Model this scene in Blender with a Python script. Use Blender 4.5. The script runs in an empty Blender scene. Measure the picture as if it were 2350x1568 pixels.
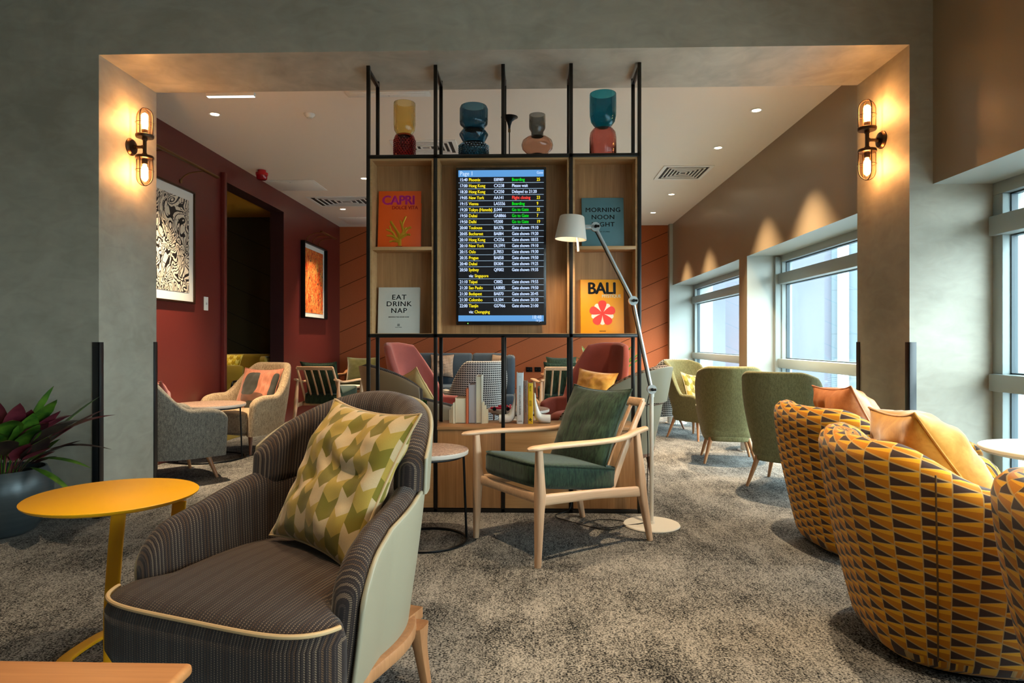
import bpy, bmesh, math, random
import numpy as np
from mathutils import Vector, Matrix, Euler, noise as mnoise
random.seed(7)
SC = bpy.context.scene
COL = SC.collection
PI = math.pi
def sl(c):
    c /= 255.0
    return c/12.92 if c <= .04045 else ((c+.055)/1.055)**2.4
def C(r, g, b): return (sl(r), sl(g), sl(b), 1.0)
# ------------------------------------------------------------------ camera
F = 1500.0; TH = math.atan(42/1500.0)
cd = bpy.data.cameras.new('camera'); cam = bpy.data.objects.new('camera', cd); COL.objects.link(cam)
cam.location = (0, 0, 1.2); cam.rotation_euler = (PI/2, 0, TH)
cd.sensor_width = 36; cd.lens = 36*F/2350; cd.shift_y = -2/2350; cd.clip_start = .05; cd.clip_end = 300
SC.camera = cam
def P(px, py, t):
    u = (px-1175)/F; v = (782-py)/F
    return Vector((t*(u*math.cos(TH)-math.sin(TH)), t*(u*math.sin(TH)+math.cos(TH)), 1.2+t*v))
# ------------------------------------------------------------------ world, exposure
w = bpy.data.worlds.new('sky'); SC.world = w; w.use_nodes = True
bg = w.node_tree.nodes['Background']; bg.inputs[0].default_value = (.78, .93, 1.0, 1); bg.inputs[1].default_value = 7.0
SC.view_settings.view_transform = 'Standard'; SC.view_settings.look = 'None'
SC.view_settings.gamma = 1; SC.view_settings.use_curve_mapping = False; SC.view_settings.exposure = 1.3
def light(kind, loc, energy, color, parent=None, rot=None, **kw):
    l = bpy.data.lights.new('light', kind); l.energy = energy; l.color = color
    for k, v in kw.items(): setattr(l, k, v)
    o = bpy.data.objects.new('light', l); COL.objects.link(o); o.location = loc
    if rot: o.rotation_euler = rot
    if parent: o.parent = parent
    return o
# light portals in the window openings: they only guide the sky light in
for (y, ln) in ((10.1, 3.7), (6.4, 2.9), (2.4, 3.8), (-1.6, 3.9)):
    o = light('AREA', (3.2, y, 1.15), 1, (1, 1, 1), rot=(0, PI/2, 0), shape='RECTANGLE', size=2.1, size_y=ln)
    o.name = 'window_portal'; o.data.cycles.is_portal = True

# ------------------------------------------------------------------ node helper
class X:
    def __init__(s, nt, v): s.nt = nt; s.v = v
    def op(s, o, *a, clamp=False):
        n = s.nt.nodes.new('ShaderNodeMath'); n.operation = o; n.use_clamp = clamp
        for i, q in enumerate((s,)+a):
            q = q.v if isinstance(q, X) else q
            if isinstance(q, (int, float)): n.inputs[i].default_value = q
            else: s.nt.links.new(q, n.inputs[i])
        return X(s.nt, n.outputs[0])
    def __add__(s, o): return s.op('ADD', o)
    def __sub__(s, o): return s.op('SUBTRACT', o)
    def __mul__(s, o): return s.op('MULTIPLY', o)
    def __truediv__(s, o): return s.op('DIVIDE', o)
    def fract(s): return s.op('FRACT')
    def floor(s): return s.op('FLOOR')
    def abs(s): return s.op('ABSOLUTE')
    def lt(s, o): return s.op('LESS_THAN', o)
    def gt(s, o): return s.op('GREATER_THAN', o)
    def mod(s, o): return s.op('FLOORED_MODULO', o)
    def mn(s, o): return s.op('MINIMUM', o)
    def mx(s, o): return s.op('MAXIMUM', o)
    def sin(s): return s.op('SINE')
    def pow(s, o): return s.op('POWER', o)
    def ramp(s, a, b):
        n = s.nt.nodes.new('ShaderNodeMapRange'); n.clamp = True
        s.nt.links.new(s.v, n.inputs[0]); n.inputs[1].default_value = a; n.inputs[2].default_value = b
        return X(s.nt, n.outputs[0])
class MT:
    def __init__(s, name):
        s.m = bpy.data.materials.new(name); s.m.use_nodes = True; s.nt = s.m.node_tree
        s.b = s.nt.nodes['Principled BSDF']; s.tc = s.nt.nodes.new('ShaderNodeTexCoord')
        s.geo = None
    def xyz(s, which='Object'):
        n = s.nt.nodes.new('ShaderNodeSeparateXYZ'); s.nt.links.new(s.tc.outputs[which], n.inputs[0])
        return [X(s.nt, n.outputs[i]) for i in range(3)]
    def noise(s, scale, detail=3, which='Object', stretch=None, rough=.5, dist=0):
        n = s.nt.nodes.new('ShaderNodeTexNoise'); n.inputs['Scale'].default_value = scale
        n.inputs['Detail'].default_value = detail; n.inputs['Roughness'].default_value = rough
        n.inputs['Distortion'].default_value = dist
        src = s.tc.outputs[which]
        if stretch:
            mp = s.nt.nodes.new('ShaderNodeMapping'); mp.inputs['Scale'].default_value = stretch
            s.nt.links.new(src, mp.inputs[0]); src = mp.outputs[0]
        s.nt.links.new(src, n.inputs[0])
        return X(s.nt, n.outputs[0])
    def voro(s, scale, which='Object', feature='F1', out=0):
        n = s.nt.nodes.new('ShaderNodeTexVoronoi'); n.inputs['Scale'].default_value = scale; n.feature = feature
        s.nt.links.new(s.tc.outputs[which], n.inputs[0]); return X(s.nt, n.outputs[out])
    def mix(s, f, a, b, mode='MIX'):
        n = s.nt.nodes.new('ShaderNodeMix'); n.data_type = 'RGBA'; n.blend_type = mode
        for i, q in ((0, f), (6, a), (7, b)):
            q = q.v if isinstance(q, X) else q
            if isinstance(q, (int, float)): n.inputs[i].default_value = q
            elif isinstance(q, tuple): n.inputs[i].default_value = q
            else: s.nt.links.new(q, n.inputs[i])
        return X(s.nt, n.outputs[2])
    def set(s, **kw):
        for k, v in kw.items():
            k = {'color': 'Base Color', 'rough': 'Roughness', 'metal': 'Metallic', 'emit': 'Emission Color', 'estr': 'Emission Strength',
                 'trans': 'Transmission Weight', 'ior': 'IOR', 'sheen': 'Sheen Weight', 'coat': 'Coat Weight', 'spec': 'Specular IOR Level', 'alpha': 'Alpha'}[k]
            if isinstance(v, X): s.nt.links.new(v.v, s.b.inputs[k])
            else: s.b.inputs[k].default_value = v
        return s
    def bump(s, h, strength=.3, dist=.002):
        n = s.nt.nodes.new('ShaderNodeBump'); n.inputs['Strength'].default_value = strength; n.inputs['Distance'].default_value = dist
        s.nt.links.new(h.v, n.inputs['Height']); s.nt.links.new(n.outputs[0], s.b.inputs['Normal']); return s
def plain(name, col, rough=.5, **kw):
    return MT(name).set(color=col, rough=rough, **kw).m
def emis(name, col, st):
    return MT(name).set(color=(0, 0, 0, 1), emit=col, estr=st, rough=.4).m
def clearglass(name, tint, gloss=.08, rough=.02):
    m = bpy.data.materials.new(name); m.use_nodes = True; nt = m.node_tree
    nt.nodes.remove(nt.nodes['Principled BSDF']); out = nt.nodes['Material Output']
    t = nt.nodes.new('ShaderNodeBsdfTransparent'); t.inputs[0].default_value = tint
    g = nt.nodes.new('ShaderNodeBsdfGlossy'); g.inputs['Roughness'].default_value = rough
    lw = X(nt, nt.nodes.new('ShaderNodeLayerWeight').outputs['Facing']); f = (lw.pow(4.0)*.5+gloss*.5)
    mx = nt.nodes.new('ShaderNodeMixShader')
    nt.links.new(f.v, mx.inputs[0]); nt.links.new(t.outputs[0], mx.inputs[1]); nt.links.new(g.outputs[0], mx.inputs[2])
    nt.links.new(mx.outputs[0], out.inputs[0]); return m
def cement(name, c1, c2, rough=.45):
    s = MT(name); a = s.noise(1.1, 5, rough=.62, dist=.6); b = s.noise(5, 4, stretch=(1, 1, 2.2), dist=1.2)
    f = (a*.7+b*.3).ramp(.36, .64)
    s.set(color=s.mix(f, c1, c2), rough=rough, spec=.4).bump(b, .12, .004); return s.m
def wood(name, c1, c2, axis=2, rough=.45, sc=1.0, dark=None):
    s = MT(name); st = [14*sc]*3; st[axis] = .7*sc
    a = s.noise(1.6, 5, stretch=tuple(st), rough=.6, dist=.35)
    st2 = [90*sc]*3; st2[axis] = 3*sc
    b = s.noise(1.5, 2, stretch=tuple(st2))
    f = (a*.7+b*.3).ramp(.32, .68)
    s.set(color=s.mix(f, c1, c2), rough=rough).bump(b, .06, .001); return s.m
def tweed(name, c1, c2, sc=260, c3=None, rough=.95):
    s = MT(name); a = s.noise(sc, 2, rough=.7); b = s.noise(sc*.28, 2, stretch=(1, 1, .35)); f = (a*.75+b*.25).ramp(.4, .6)
    s.set(color=s.mix(f, c1, c2), rough=rough, sheen=.15, spec=.15).bump(a, .5, .0015); return s.m
def fabric(name, c, sc=400, var=.72, sheen=.2):
    s = MT(name); a = s.noise(sc, 2); b = s.noise(6, 3)
    f = (a*.6+b*.4).ramp(.35, .65); d = (c[0]*var, c[1]*var, c[2]*var, 1)
    s.set(color=s.mix(f, d, c), rough=.9, sheen=sheen, spec=.15).bump(a, .25, .001); return s.m
M = {}
M['cement'] = cement('grey_microcement', C(146, 140, 125), C(172, 166, 150), .55)
M['soffit'] = cement('soffit_microcement', C(146, 141, 128), C(188, 183, 168), .4)
M['ceil'] = plain('ceiling_paint', C(226, 216, 202), .8)
M['taupe'] = plain('taupe_satin_paint', C(140, 122, 98), .3, spec=.5)
M['reveal'] = plain('pale_reveal_paint', C(166, 172, 166), .45)
M['winframe'] = plain('window_frame_grey', C(146, 156, 154), .35, spec=.5)
M['gasket'] = plain('window_gasket', C(52, 66, 72), .5)
M['red'] = plain('oxblood_satin_paint', C(96, 36, 32), .34, spec=.45)
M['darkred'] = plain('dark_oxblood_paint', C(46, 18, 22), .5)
s = MT('orange_acoustic_panel'); x, y, z = s.xyz()
ln = ((z-x*.44)/.42).fract(); g = (ln-.5).abs().gt(.484); n_ = s.noise(60, 4)
M['orange'] = s.set(color=s.mix(g, s.mix(n_, C(150, 80, 48), C(172, 94, 58)), C(88, 44, 24)), rough=.85, spec=.1).bump(n_, .2, .002).m
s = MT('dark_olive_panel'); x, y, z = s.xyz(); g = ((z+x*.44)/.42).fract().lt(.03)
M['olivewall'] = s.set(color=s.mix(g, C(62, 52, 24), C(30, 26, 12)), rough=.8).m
M['mustardpaint'] = plain('mustard_ceiling', C(170, 120, 20), .7)
# carpet
s = MT('grey_loop_carpet'); a = s.noise(120, 4, rough=.75); b = s.noise(1.6, 5, stretch=(1, 1, 1), rough=.7); c = s.noise(55, 3, stretch=(1, .5, 1), rough=.6)
e = s.noise(9, 4, stretch=(1, .3, 1), rough=.7)
f = (a*.56+b*.16+c*.16+e*.12).ramp(.452, .552)
M['carpet'] = s.set(color=s.mix(f, C(16, 17, 19), C(146, 143, 138)), rough=1.0, spec=.05).bump(a, .6, .004).m
M['black'] = plain('black_metal', C(22, 22, 23), .38, metal=.7)
M['gunmetal'] = plain('blackened_steel', C(52, 50, 48), .3, metal=.85)
M['guard'] = plain('corner_guard_black', C(20, 21, 22), .35)
M['bronze'] = plain('aged_bronze', C(84, 62, 46), .35, metal=.9)
M['brass'] = plain('antique_brass', C(120, 96, 60), .35, metal=.9)
M['oak'] = wood('shelf_oak', C(140, 96, 56), C(184, 136, 88), 2)
M['oakedge'] = wood('oak_edge', C(168, 126, 80), C(196, 152, 104), 0)
M['oakx'] = wood('console_oak', C(146, 102, 62), C(186, 138, 92), 0)
M['oaktop'] = wood('coffee_table_oak', C(176, 112, 62), C(206, 140, 86), 0, rough=.35)
M['ash'] = wood('pale_ash', C(190, 150, 116), C(222, 186, 150), 1, rough=.4)
M['ashz'] = wood('pale_ash_upright', C(186, 144, 110), C(220, 182, 146), 2, rough=.4)
M['beech'] = wood('light_brown_leg', C(150, 100, 62), C(186, 132, 88), 2, rough=.4)
M['walnut'] = wood('walnut_leg', C(104, 64, 44), C(142, 94, 66), 2, rough=.4)
M['yellow'] = plain('yellow_powdercoat', C(226, 162, 8), .42, spec=.5)
M['white'] = plain('white_paint', C(226, 226, 220), .45)
M['offwhite'] = plain('offwhite_powdercoat', C(206, 200, 188), .4)
M['grille'] = plain('vent_shadow', C(40, 38, 36), .8)
M['alum'] = plain('silver_arm', C(190, 196, 196), .3, metal=.6)
M['leather'] = plain('pale_grey_leather', C(148, 139, 116), .42, spec=.45)
M['taupeleather'] = plain('taupe_leather', C(138, 110, 78), .42)
M['piping'] = plain('tan_piping', C(192, 160, 116), .45)
M['tanleather'] = None
s = MT('tan_leather'); n_ = s.noise(9, 4, rough=.7); M['tanleather'] = s.set(color=s.mix(n_.ramp(.3, .7), C(176, 104, 60), C(214, 146, 98)), rough=.45, spec=.4).bump(s.noise(18, 3), .15, .004).m
s = MT('mustard_velvet'); n_ = s.noise(9, 4, rough=.65, dist=.5); M['mustard'] = s.set(color=s.mix(n_.ramp(.35, .65), C(178, 116, 18), C(212, 156, 62)), rough=.8, sheen=.5, spec=.2).m
M['lemon'] = fabric('yellow_cotton', C(246, 208, 140), 300)
s = MT('green_velvet'); n_ = s.noise(20, 4, stretch=(3, 3, .5), rough=.7); n2 = s.noise(130, 2, stretch=(1, 1, .2))
M['velvet'] = s.set(color=s.mix((n_*.7+n2*.3).ramp(.38, .66), C(12, 28, 18), C(50, 74, 52)), rough=.75, sheen=.22, spec=.2).bump(n2, .3, .001).m
M['olivevelvet'] = fabric('olive_velvet', C(86, 84, 40), 200, .5, .5)
M['tweedgrey'] = tweed('grey_herringbone_tweed', C(68, 66, 62), C(142, 136, 124), 300)
M['tweedbeige'] = tweed('beige_tweed', C(112, 92, 70), C(196, 172, 138), 260)
M['olive'] = tweed('olive_wool', C(92, 88, 58), C(138, 132, 90), 340)
M['pink'] = fabric('dusty_pink_wool', C(168, 92, 84), 340, .72)
M['rust'] = fabric('brick_red_wool', C(136, 62, 50), 340, .72)
M['navy'] = fabric('blue_grey_wool', C(64, 76, 88), 340, .7)
M['mustwool'] = fabric('mustard_wool', C(150, 122, 34), 300, .7)
# brown striped fabric (u = across the stripes)
s = MT('brown_rib_fabric'); u, v, _ = s.xyz('UV')
st = (u/.0105).fract(); dots = (v/.0062+(u/.0105).floor()*.37).fract()
line = (st-.5).abs().lt(.17)*(dots.lt(.62)); line2 = st.lt(.16)*(dots.gt(.4))
n_ = s.noise(180, 2); cc = s.mix(n_, C(28, 21, 20), C(46, 36, 33))
cc = s.mix(line2*.35, cc, C(98, 80, 68)); lt_ = s.noise(3, 2).ramp(.3, .7)
cc = s.mix(line*.62, cc, s.mix(((u/.021).floor().mod(3)).lt(.5), C(134, 112, 90), C(106, 78, 52)))
M['rib'] = s.set(color=cc, rough=.9, sheen=.15, spec=.15).bump((st-.5).abs(), .6, .003).m
# yellow / charcoal triangle weave
s = MT('yellow_triangle_weave'); u, v, _ = s.xyz('UV')
cu = u/.078; col = cu.floor(); fx = cu.fract(); row = v/.05+fx*.22+col*.5; fy = row.fract()
tri = fy.lt(fx*.72); hi = fy.gt(fx*.3+.62)
gold = s.mix(hi, C(196, 122, 10), C(232, 168, 28))
cc = s.mix(tri, gold, C(58, 42, 40))
l1 = (fy-fx*.72).abs().lt(.05); l2 = (fy-.5).abs().gt(.47); l3 = (fx-.5).abs().gt(.475)
cc = s.mix((l1.mx(l2)).mx(l3)*.75, cc, C(196, 164, 104))
n_ = s.noise(500, 2); cc = s.mix(n_*.25, cc, C(90, 60, 30))
M['triangle'] = s.set(color=cc, rough=.85, sheen=.15, spec=.2).bump(n_, .3, .001).m
# houndstooth-like weave
def hound(name, dark, lite, p=.026):
    s = MT(name); u, v, _ = s.xyz('UV'); a = (u/p).fract(); b = (v/p).fract()
    blk = (a.lt(.52)*b.lt(.62)); t1 = (((u+v)/p).fract().lt(.3))*a.gt(.5); f = blk.mx(t1*b.lt(.6)*.9)
    s.set(color=s.mix(f, lite, dark), rough=.9, spec=.15).bump(a, .4, .003); return s.m
M['hound'] = hound('black_white_basketweave', C(30, 30, 36), C(196, 192, 186))
M['houndb'] = hound('brown_white_basketweave', C(40, 30, 30), C(186, 164, 146))
# scale cushion pattern
def scales(name, p, c1, c2, c3):
    s = MT(name); u, v, _ = s.xyz('UV'); k = u/p; ci = k.floor(); fx = k.fract(); zz = (fx-.5).abs()*.9
    row = v/(p*1.1)+zz*-.9+ci*.5; ri = row.floor(); idx = (ri+ci).mod(3)
    half = row.fract()-fx*.0
    cc = s.mix(idx.lt(.5), s.mix(idx.lt(1.5), c3, c2), c1)
    n_ = s.noise(420, 2); cc = s.mix(n_*.3, cc, (c1[0]*.7, c1[1]*.7, c1[2]*.7, 1))
    s.set(color=cc, rough=.85, sheen=.2, spec=.2).bump(n_, .25, .001); return s.m
M['scales'] = scales('green_scale_weave', .061, C(112, 98, 26), C(166, 136, 58), C(192, 164, 124))
M['scaley'] = scales('yellow_scale_weave', .05, C(168, 132, 12), C(206, 172, 40), C(222, 200, 96))
# big shapes cushion
s = MT('orange_black_shapes'); u, v, _ = s.xyz('UV')
def blob(cx, cy, rx, ry, pw=4):
    rx *= 1.25; ry *= 1.2
    return (((u-cx)/rx).abs().pow(pw)+((v-cy)/ry).abs().pow(pw)).lt(1)
bl = blob(.2, .34, .085, .12).mx(blob(.34, .06, .12, .06)).mx(blob(.50, .28, .03, .16)); br = blob(.27, .17, .12, .045)
n_ = s.noise(14, 3, stretch=(4, 4, .6)); cc = s.mix(n_.ramp(.3, .7), C(158, 88, 60), C(186, 118, 86)); cc = s.mix(br, cc, C(96, 56, 34)); cc = s.mix(bl, cc, C(40, 38, 26))
M['shapes'] = s.set(color=cc, rough=.7, sheen=.3).m
s = MT('terrazzo'); v1 = s.voro(60, out=1); n_ = s.noise(90, 3)
cc = s.mix(n_.ramp(.35, .65), C(120, 88, 74), C(196, 170, 152)); M['terrazzo'] = s.set(color=cc, rough=.35).m
M['edge'] = plain('pale_table_edge', C(196, 184, 170), .45)
M['cream'] = plain('cream_ceramic', C(216, 204, 176), .5)
M['ceramic'] = plain('white_ceramic', C(226, 224, 216), .35)
s = MT('brushed_dark_pot'); n_ = s.noise(10, 4, stretch=(.3, .3, 7)); M['pot'] = s.set(color=s.mix(n_, C(58, 66, 68), C(86, 94, 96)), rough=.34, metal=.4).m
M['soil'] = plain('potting_soil', C(40, 30, 24), 1)
def leafm(name, a, b):
    s = MT(name); n_ = s.noise(14, 3); return s.set(color=s.mix(n_.ramp(.3, .7), a, b), rough=.4, spec=.5).m
M['leafg'] = leafm('green_leaf', C(30, 76, 22), C(92, 132, 36))
M['leafm'] = leafm('maroon_leaf', C(92, 30, 44), C(128, 52, 62))
M['leafd'] = leafm('dark_leaf', C(40, 22, 28), C(60, 50, 34))
M['bulb'] = emis('bulb_glow', (1.0, .48, .16, 1), 85)
M['downlight'] = emis('downlight_glow', (1.0, .80, .52, 1), 8)
M['led'] = emis('led_glow', (.85, .95, 1.0, 1), 1.4)
M['amber'] = clearglass('clear_lamp_glass', (1.0, .9, .78, 1))
M['pane'] = clearglass('window_glass', (.93, .98, .98, 1))
def vglass(name, c, rough=.0): return MT(name).set(color=(c[0]**.58, c[1]**.58, c[2]**.58, 1), rough=rough, trans=1.0, ior=1.4).m
# ------------------------------------------------------------------ object helpers
def obj(name, bm, m, parent=None, loc=None, smooth=40, label=None, uvs=None):
    me = bpy.data.meshes.new(name)
    bmesh.ops.recalc_face_normals(bm, faces=bm.faces)
    if smooth:
        for f in bm.faces: f.smooth = True
        a = math.radians(smooth)
        for e in bm.edges:
            if len(e.link_faces) == 2 and e.calc_face_angle(0) > a: e.smooth = False
    bm.to_mesh(me); bm.free()
    for q in (m if isinstance(m, (list, tuple)) else [m]): me.materials.append(q)
    o = bpy.data.objects.new(name, me); COL.objects.link(o)
    if parent: o.parent = parent
    if loc: o.location = loc
    if label: o['label'] = label
    return o
def tag(o, label, cat, group=None):
    o['label'] = label; o['category'] = cat
    if group: o['group'] = group
    return o
def thing(name, label, cat, loc=(0, 0, 0), rz=0, group=None):
    o = bpy.data.objects.new(name, None); COL.objects.link(o); o.empty_display_size = .1
    o.location = loc; o.rotation_euler = (0, 0, rz); return tag(o, label, cat, group)
def struct(name, bm, m, parent=None, smooth=30):
    o = obj(name, bm, m, parent, smooth=smooth)
    if not parent: o['kind'] = 'structure'
    return o
def B(): return bmesh.new()
def box(bm, x0, x1, y0, y1, z0, z1, bev=0, mi=0, seg=2, mat=None):
    r = bmesh.ops.create_cube(bm, size=1); vs = r['verts']
    for v in vs: v.co = Vector(((x0+x1)/2+v.co.x*(x1-x0), (y0+y1)/2+v.co.y*(y1-y0), (z0+z1)/2+v.co.z*(z1-z0)))
    fs = list({f for v in vs for f in v.link_faces})
    for f in fs: f.material_index = mi
    if bev:
        es = list({e for v in vs for e in v.link_edges})
        rr = bmesh.ops.bevel(bm, geom=es, offset=bev, segments=seg, affect='EDGES', profile=.5)
        vs = list({v for f in rr['faces'] for v in f.verts} | {v for v in vs if v.is_valid})
    if mat is not None:
        for v in vs: v.co = mat @ v.co
    return vs
def ring_faces(bm, rings, close=True, cap0=True, cap1=True, mi=0, uv=None):
    n = len(rings[0]); fs = []
    for i in range(len(rings)-1):
        for j in range(n if close else n-1):
            k = (j+1) % n
            try:
                f = bm.faces.new((rings[i][j], rings[i][k], rings[i+1][k], rings[i+1][j])); f.material_index = mi; fs.append((f, i, j, k))
            except ValueError: pass
    if cap0:
        f = bm.faces.new(rings[0]); f.material_index = mi
    if cap1:
        f = bm.faces.new(rings[-1]); f.material_index = mi
    return fs
def lathe(bm, prof, cx=0, cy=0, cz=0, n=40, mi=0, ribs=0, ribd=0, cap=True, squash=1):
    rings = []
    for (r, z) in prof:
        ring = []
        for j in range(n):
            a = 2*PI*j/n; rr = r*(1+(ribd*math.cos(ribs*a) if ribs else 0))
            ring.append(bm.verts.new((cx+rr*math.cos(a), cy+rr*math.sin(a)*squash, cz+z)))
        rings.append(ring)
    ring_faces(bm, rings, True, cap and prof[0][0] > 0, cap and prof[-1][0] > 0, mi)
def rod(bm, a, b, ra, rb=None, n=14, mi=0):
    rb = ra if rb is None else rb; a = Vector(a); b = Vector(b); d = (b-a).normalized()
    u = d.orthogonal().normalized(); v = d.cross(u); rings = []
    for p, r in ((a, ra), (b, rb)):
        rings.append([bm.verts.new(p+u*r*math.cos(2*PI*j/n)+v*r*math.sin(2*PI*j/n)) for j in range(n)])
    ring_faces(bm, rings, mi=mi)
def spline(pts, k=8):
    pts = [Vector(p) for p in pts]; out = []; P_ = [pts[0]*2-pts[1]]+pts+[pts[-1]*2-pts[-2]]
    for i in range(1, len(P_)-2):
        a, b, c, d = P_[i-1:i+3]
        for j in range(k):
            t = j/k
            out.append(.5*((2*b)+(c-a)*t+(2*a-5*b+4*c-d)*t*t+(3*b-a-3*c+d)*t**3))
    out.append(pts[-1]); return out
def interp(vals, n):
    return [float(np.interp(i/(n-1)*(len(vals)-1), range(len(vals)), vals)) for i in range(n)]
def sweep(bm, pts, ws, hs, side=None, n=12, p=2.0, mi=0, closed=False, tips=False):
    """superelliptic tube: ws along side vector, hs along the other"""
    pts = [Vector(q) for q in pts]; N = len(pts)
    ws = interp(ws, N) if isinstance(ws, (list, tuple)) else [ws]*N
    hs = interp(hs, N) if isinstance(hs, (list, tuple)) else [hs]*N
    rings = []; sv = Vector(side) if side is not None else None; prev = None
    for i in range(N):
        if closed: t = pts[(i+1) % N]-pts[i-1]
        else: t = pts[min(i+1, N-1)]-pts[max(i-1, 0)]
        t.normalize()
        if sv is not None: u = (sv-t*sv.dot(t)).normalized()
        else:
            u = t.orthogonal().normalized() if prev is None else (prev-t*prev.dot(t)).normalized()
            prev = u
        v = t.cross(u); k = 1.0
        ring = []
        for j in range(n):
            a = 2*PI*(j+.5)/n; c, s_ = math.cos(a), math.sin(a)
            cx = math.copysign(abs(c)**(2/p), c)*ws[i]*k; sx = math.copysign(abs(s_)**(2/p), s_)*hs[i]*k
            ring.append(bm.verts.new(pts[i]+u*cx+v*sx))
        rings.append(ring)
    if closed: rings.append(rings[0])
    ring_faces(bm, rings, cap0=not closed, cap1=not closed, mi=mi)
def tube(bm, pts, r, n=10, mi=0, closed=False): sweep(bm, pts, r, r, n=n, mi=mi, closed=closed)
def circle(cx, cy, z, r, n=48): return [Vector((cx+r*math.cos(2*PI*i/n), cy+r*math.sin(2*PI*i/n), z)) for i in range(n)]
def plan(w, yf, yb, d, p=2.4, w_front=None):
    """U outline from front-left round the back to front-right; returns resampler"""
    yc = yb-d; wf = w if w_front is None else w_front
    pts = [(-wf+(w-wf)*-1*0, yf)]
    for i in range(1, 8): pts.append((-wf+(wf-w)*i/8, yf+(yc-yf)*i/8))
    for i in range(0, 61):
        a = -PI/2+PI*i/60; c, s_ = math.cos(a), math.sin(a)
        pts.append((math.copysign(abs(s_)**(2/p), s_)*w, yc+abs(c)**(2/p)*d))
    for i in range(7, 0, -1): pts.append((wf+(w-wf)*i/8, yf+(yc-yf)*i/8))
    pts.append((wf, yf)); pts = np.array(pts)
    L = np.concatenate([[0], np.cumsum(np.hypot(*np.diff(pts, axis=0).T))]); T = L[-1]
    def at(s):
        l = (s+1)/2*T; x = np.interp(l, L, pts[:, 0]); y = np.interp(l, L, pts[:, 1]); e = T*.015
        dx = np.interp(min(l+e, T), L, pts[:, 0])-np.interp(max(l-e, 0), L, pts[:, 0])
        dy = np.interp(min(l+e, T), L, pts[:, 1])-np.interp(max(l-e, 0), L, pts[:, 1])
        q = math.hypot(dx, dy) or 1
        return float(x), float(y), -dy/q, dx/q      # outward normal (path runs left-front, back, right-front)
    return at, T
def shell(bm, pl, z0, hf, th, taper=.0, lean=0, off=0, ns=56, nv=10, smin=-1, smax=1, tp=1.6, rc=.06, mi_out=0, mi_in=0, roundb=False, uvo=0, leanf=None, bot=None):
    at, T = pl; ht = th/2; uvl = bm.loops.layers.uv.verify()
    base = [smin+(smax-smin)*i/ns for i in range(ns+1)]
    ex = [f*2*ht/T for f in (.03, .15, .35, .65, 1.0, 1.5)]
    ss = sorted(set([q for q in base if smin+ex[-1] < q < smax-ex[-1]]+[smin+e for e in [0.0005]+ex]+[smax-e for e in [0.0005]+ex]))
    rings = []; uvs = []
    for s_ in ss:
        x, y, nx, ny = at(max(-1, min(1, s_)))
        de = min(s_-smin, smax-s_)*T/2
        e = max(0, 1-de/ht) if ht else 0; k = math.sqrt(max(1-e*e, .0004))
        e2 = max(0, 1-de/rc) if rc else 0; drop = rc*(1-math.sqrt(max(1-e2*e2, 0)))
        H = hf(s_)-drop; zb = bot(s_) if bot else z0; h = ht*k
        if leanf: bk = leanf(s_)
        else: bk = max(0.0, 1-abs(s_)*1.6)
        ring = []; uv = []; sec = []
        zt = H-h
        for i in range(nv+1):
            v = i/nv; sec.append((h, zb+(zt-zb)*v))
        for a in (60, 30, 0, -30, -60): sec.append((h*math.sin(math.radians(a)), zt+h*math.cos(math.radians(a))))
        for i in range(nv+1):
            v = 1-i/nv; sec.append((-h, zb+(zt-zb)*v))
        if roundb:
            for a in (-60, -30, 0, 30, 60): sec.append((h*math.sin(math.radians(a)), zb-h*math.cos(math.radians(a))*.9))
        dist = 0; pz = None
        for (o_, z) in sec:
            v = max(0, (z-z0))/max(.001, (1.0-z0)) if z0 < 1 else 0
            q = off+o_-taper*max(0, 1-v/.75)**tp
            X_ = x+nx*q; Y_ = y+ny*q+lean*bk*max(0, (z-.35))
            ring.append(bm.verts.new((X_, Y_, z)))
            if pz is not None: dist += math.hypot(o_-pz[0], z-pz[1])
            pz = (o_, z); uv.append(((s_+1)/2*T+uvo, dist+zb))
        rings.append(ring); uvs.append(uv)
    n = len(rings[0]); no = nv+3
    for i in range(len(rings)-1):
        for j in range(n):
            k = (j+1) % n
            f = bm.faces.new((rings[i][j], rings[i+1][j], rings[i+1][k], rings[i][k]))
            f.material_index = mi_out if j < no else mi_in
            kk = k if k else j
            for lp, q in zip(f.loops, (uvs[i][j], uvs[i+1][j], uvs[i+1][kk], uvs[i][kk])): lp[uvl].uv = q
    for r in (rings[0], rings[-1]): bm.faces.new(r)
    return bm
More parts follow.
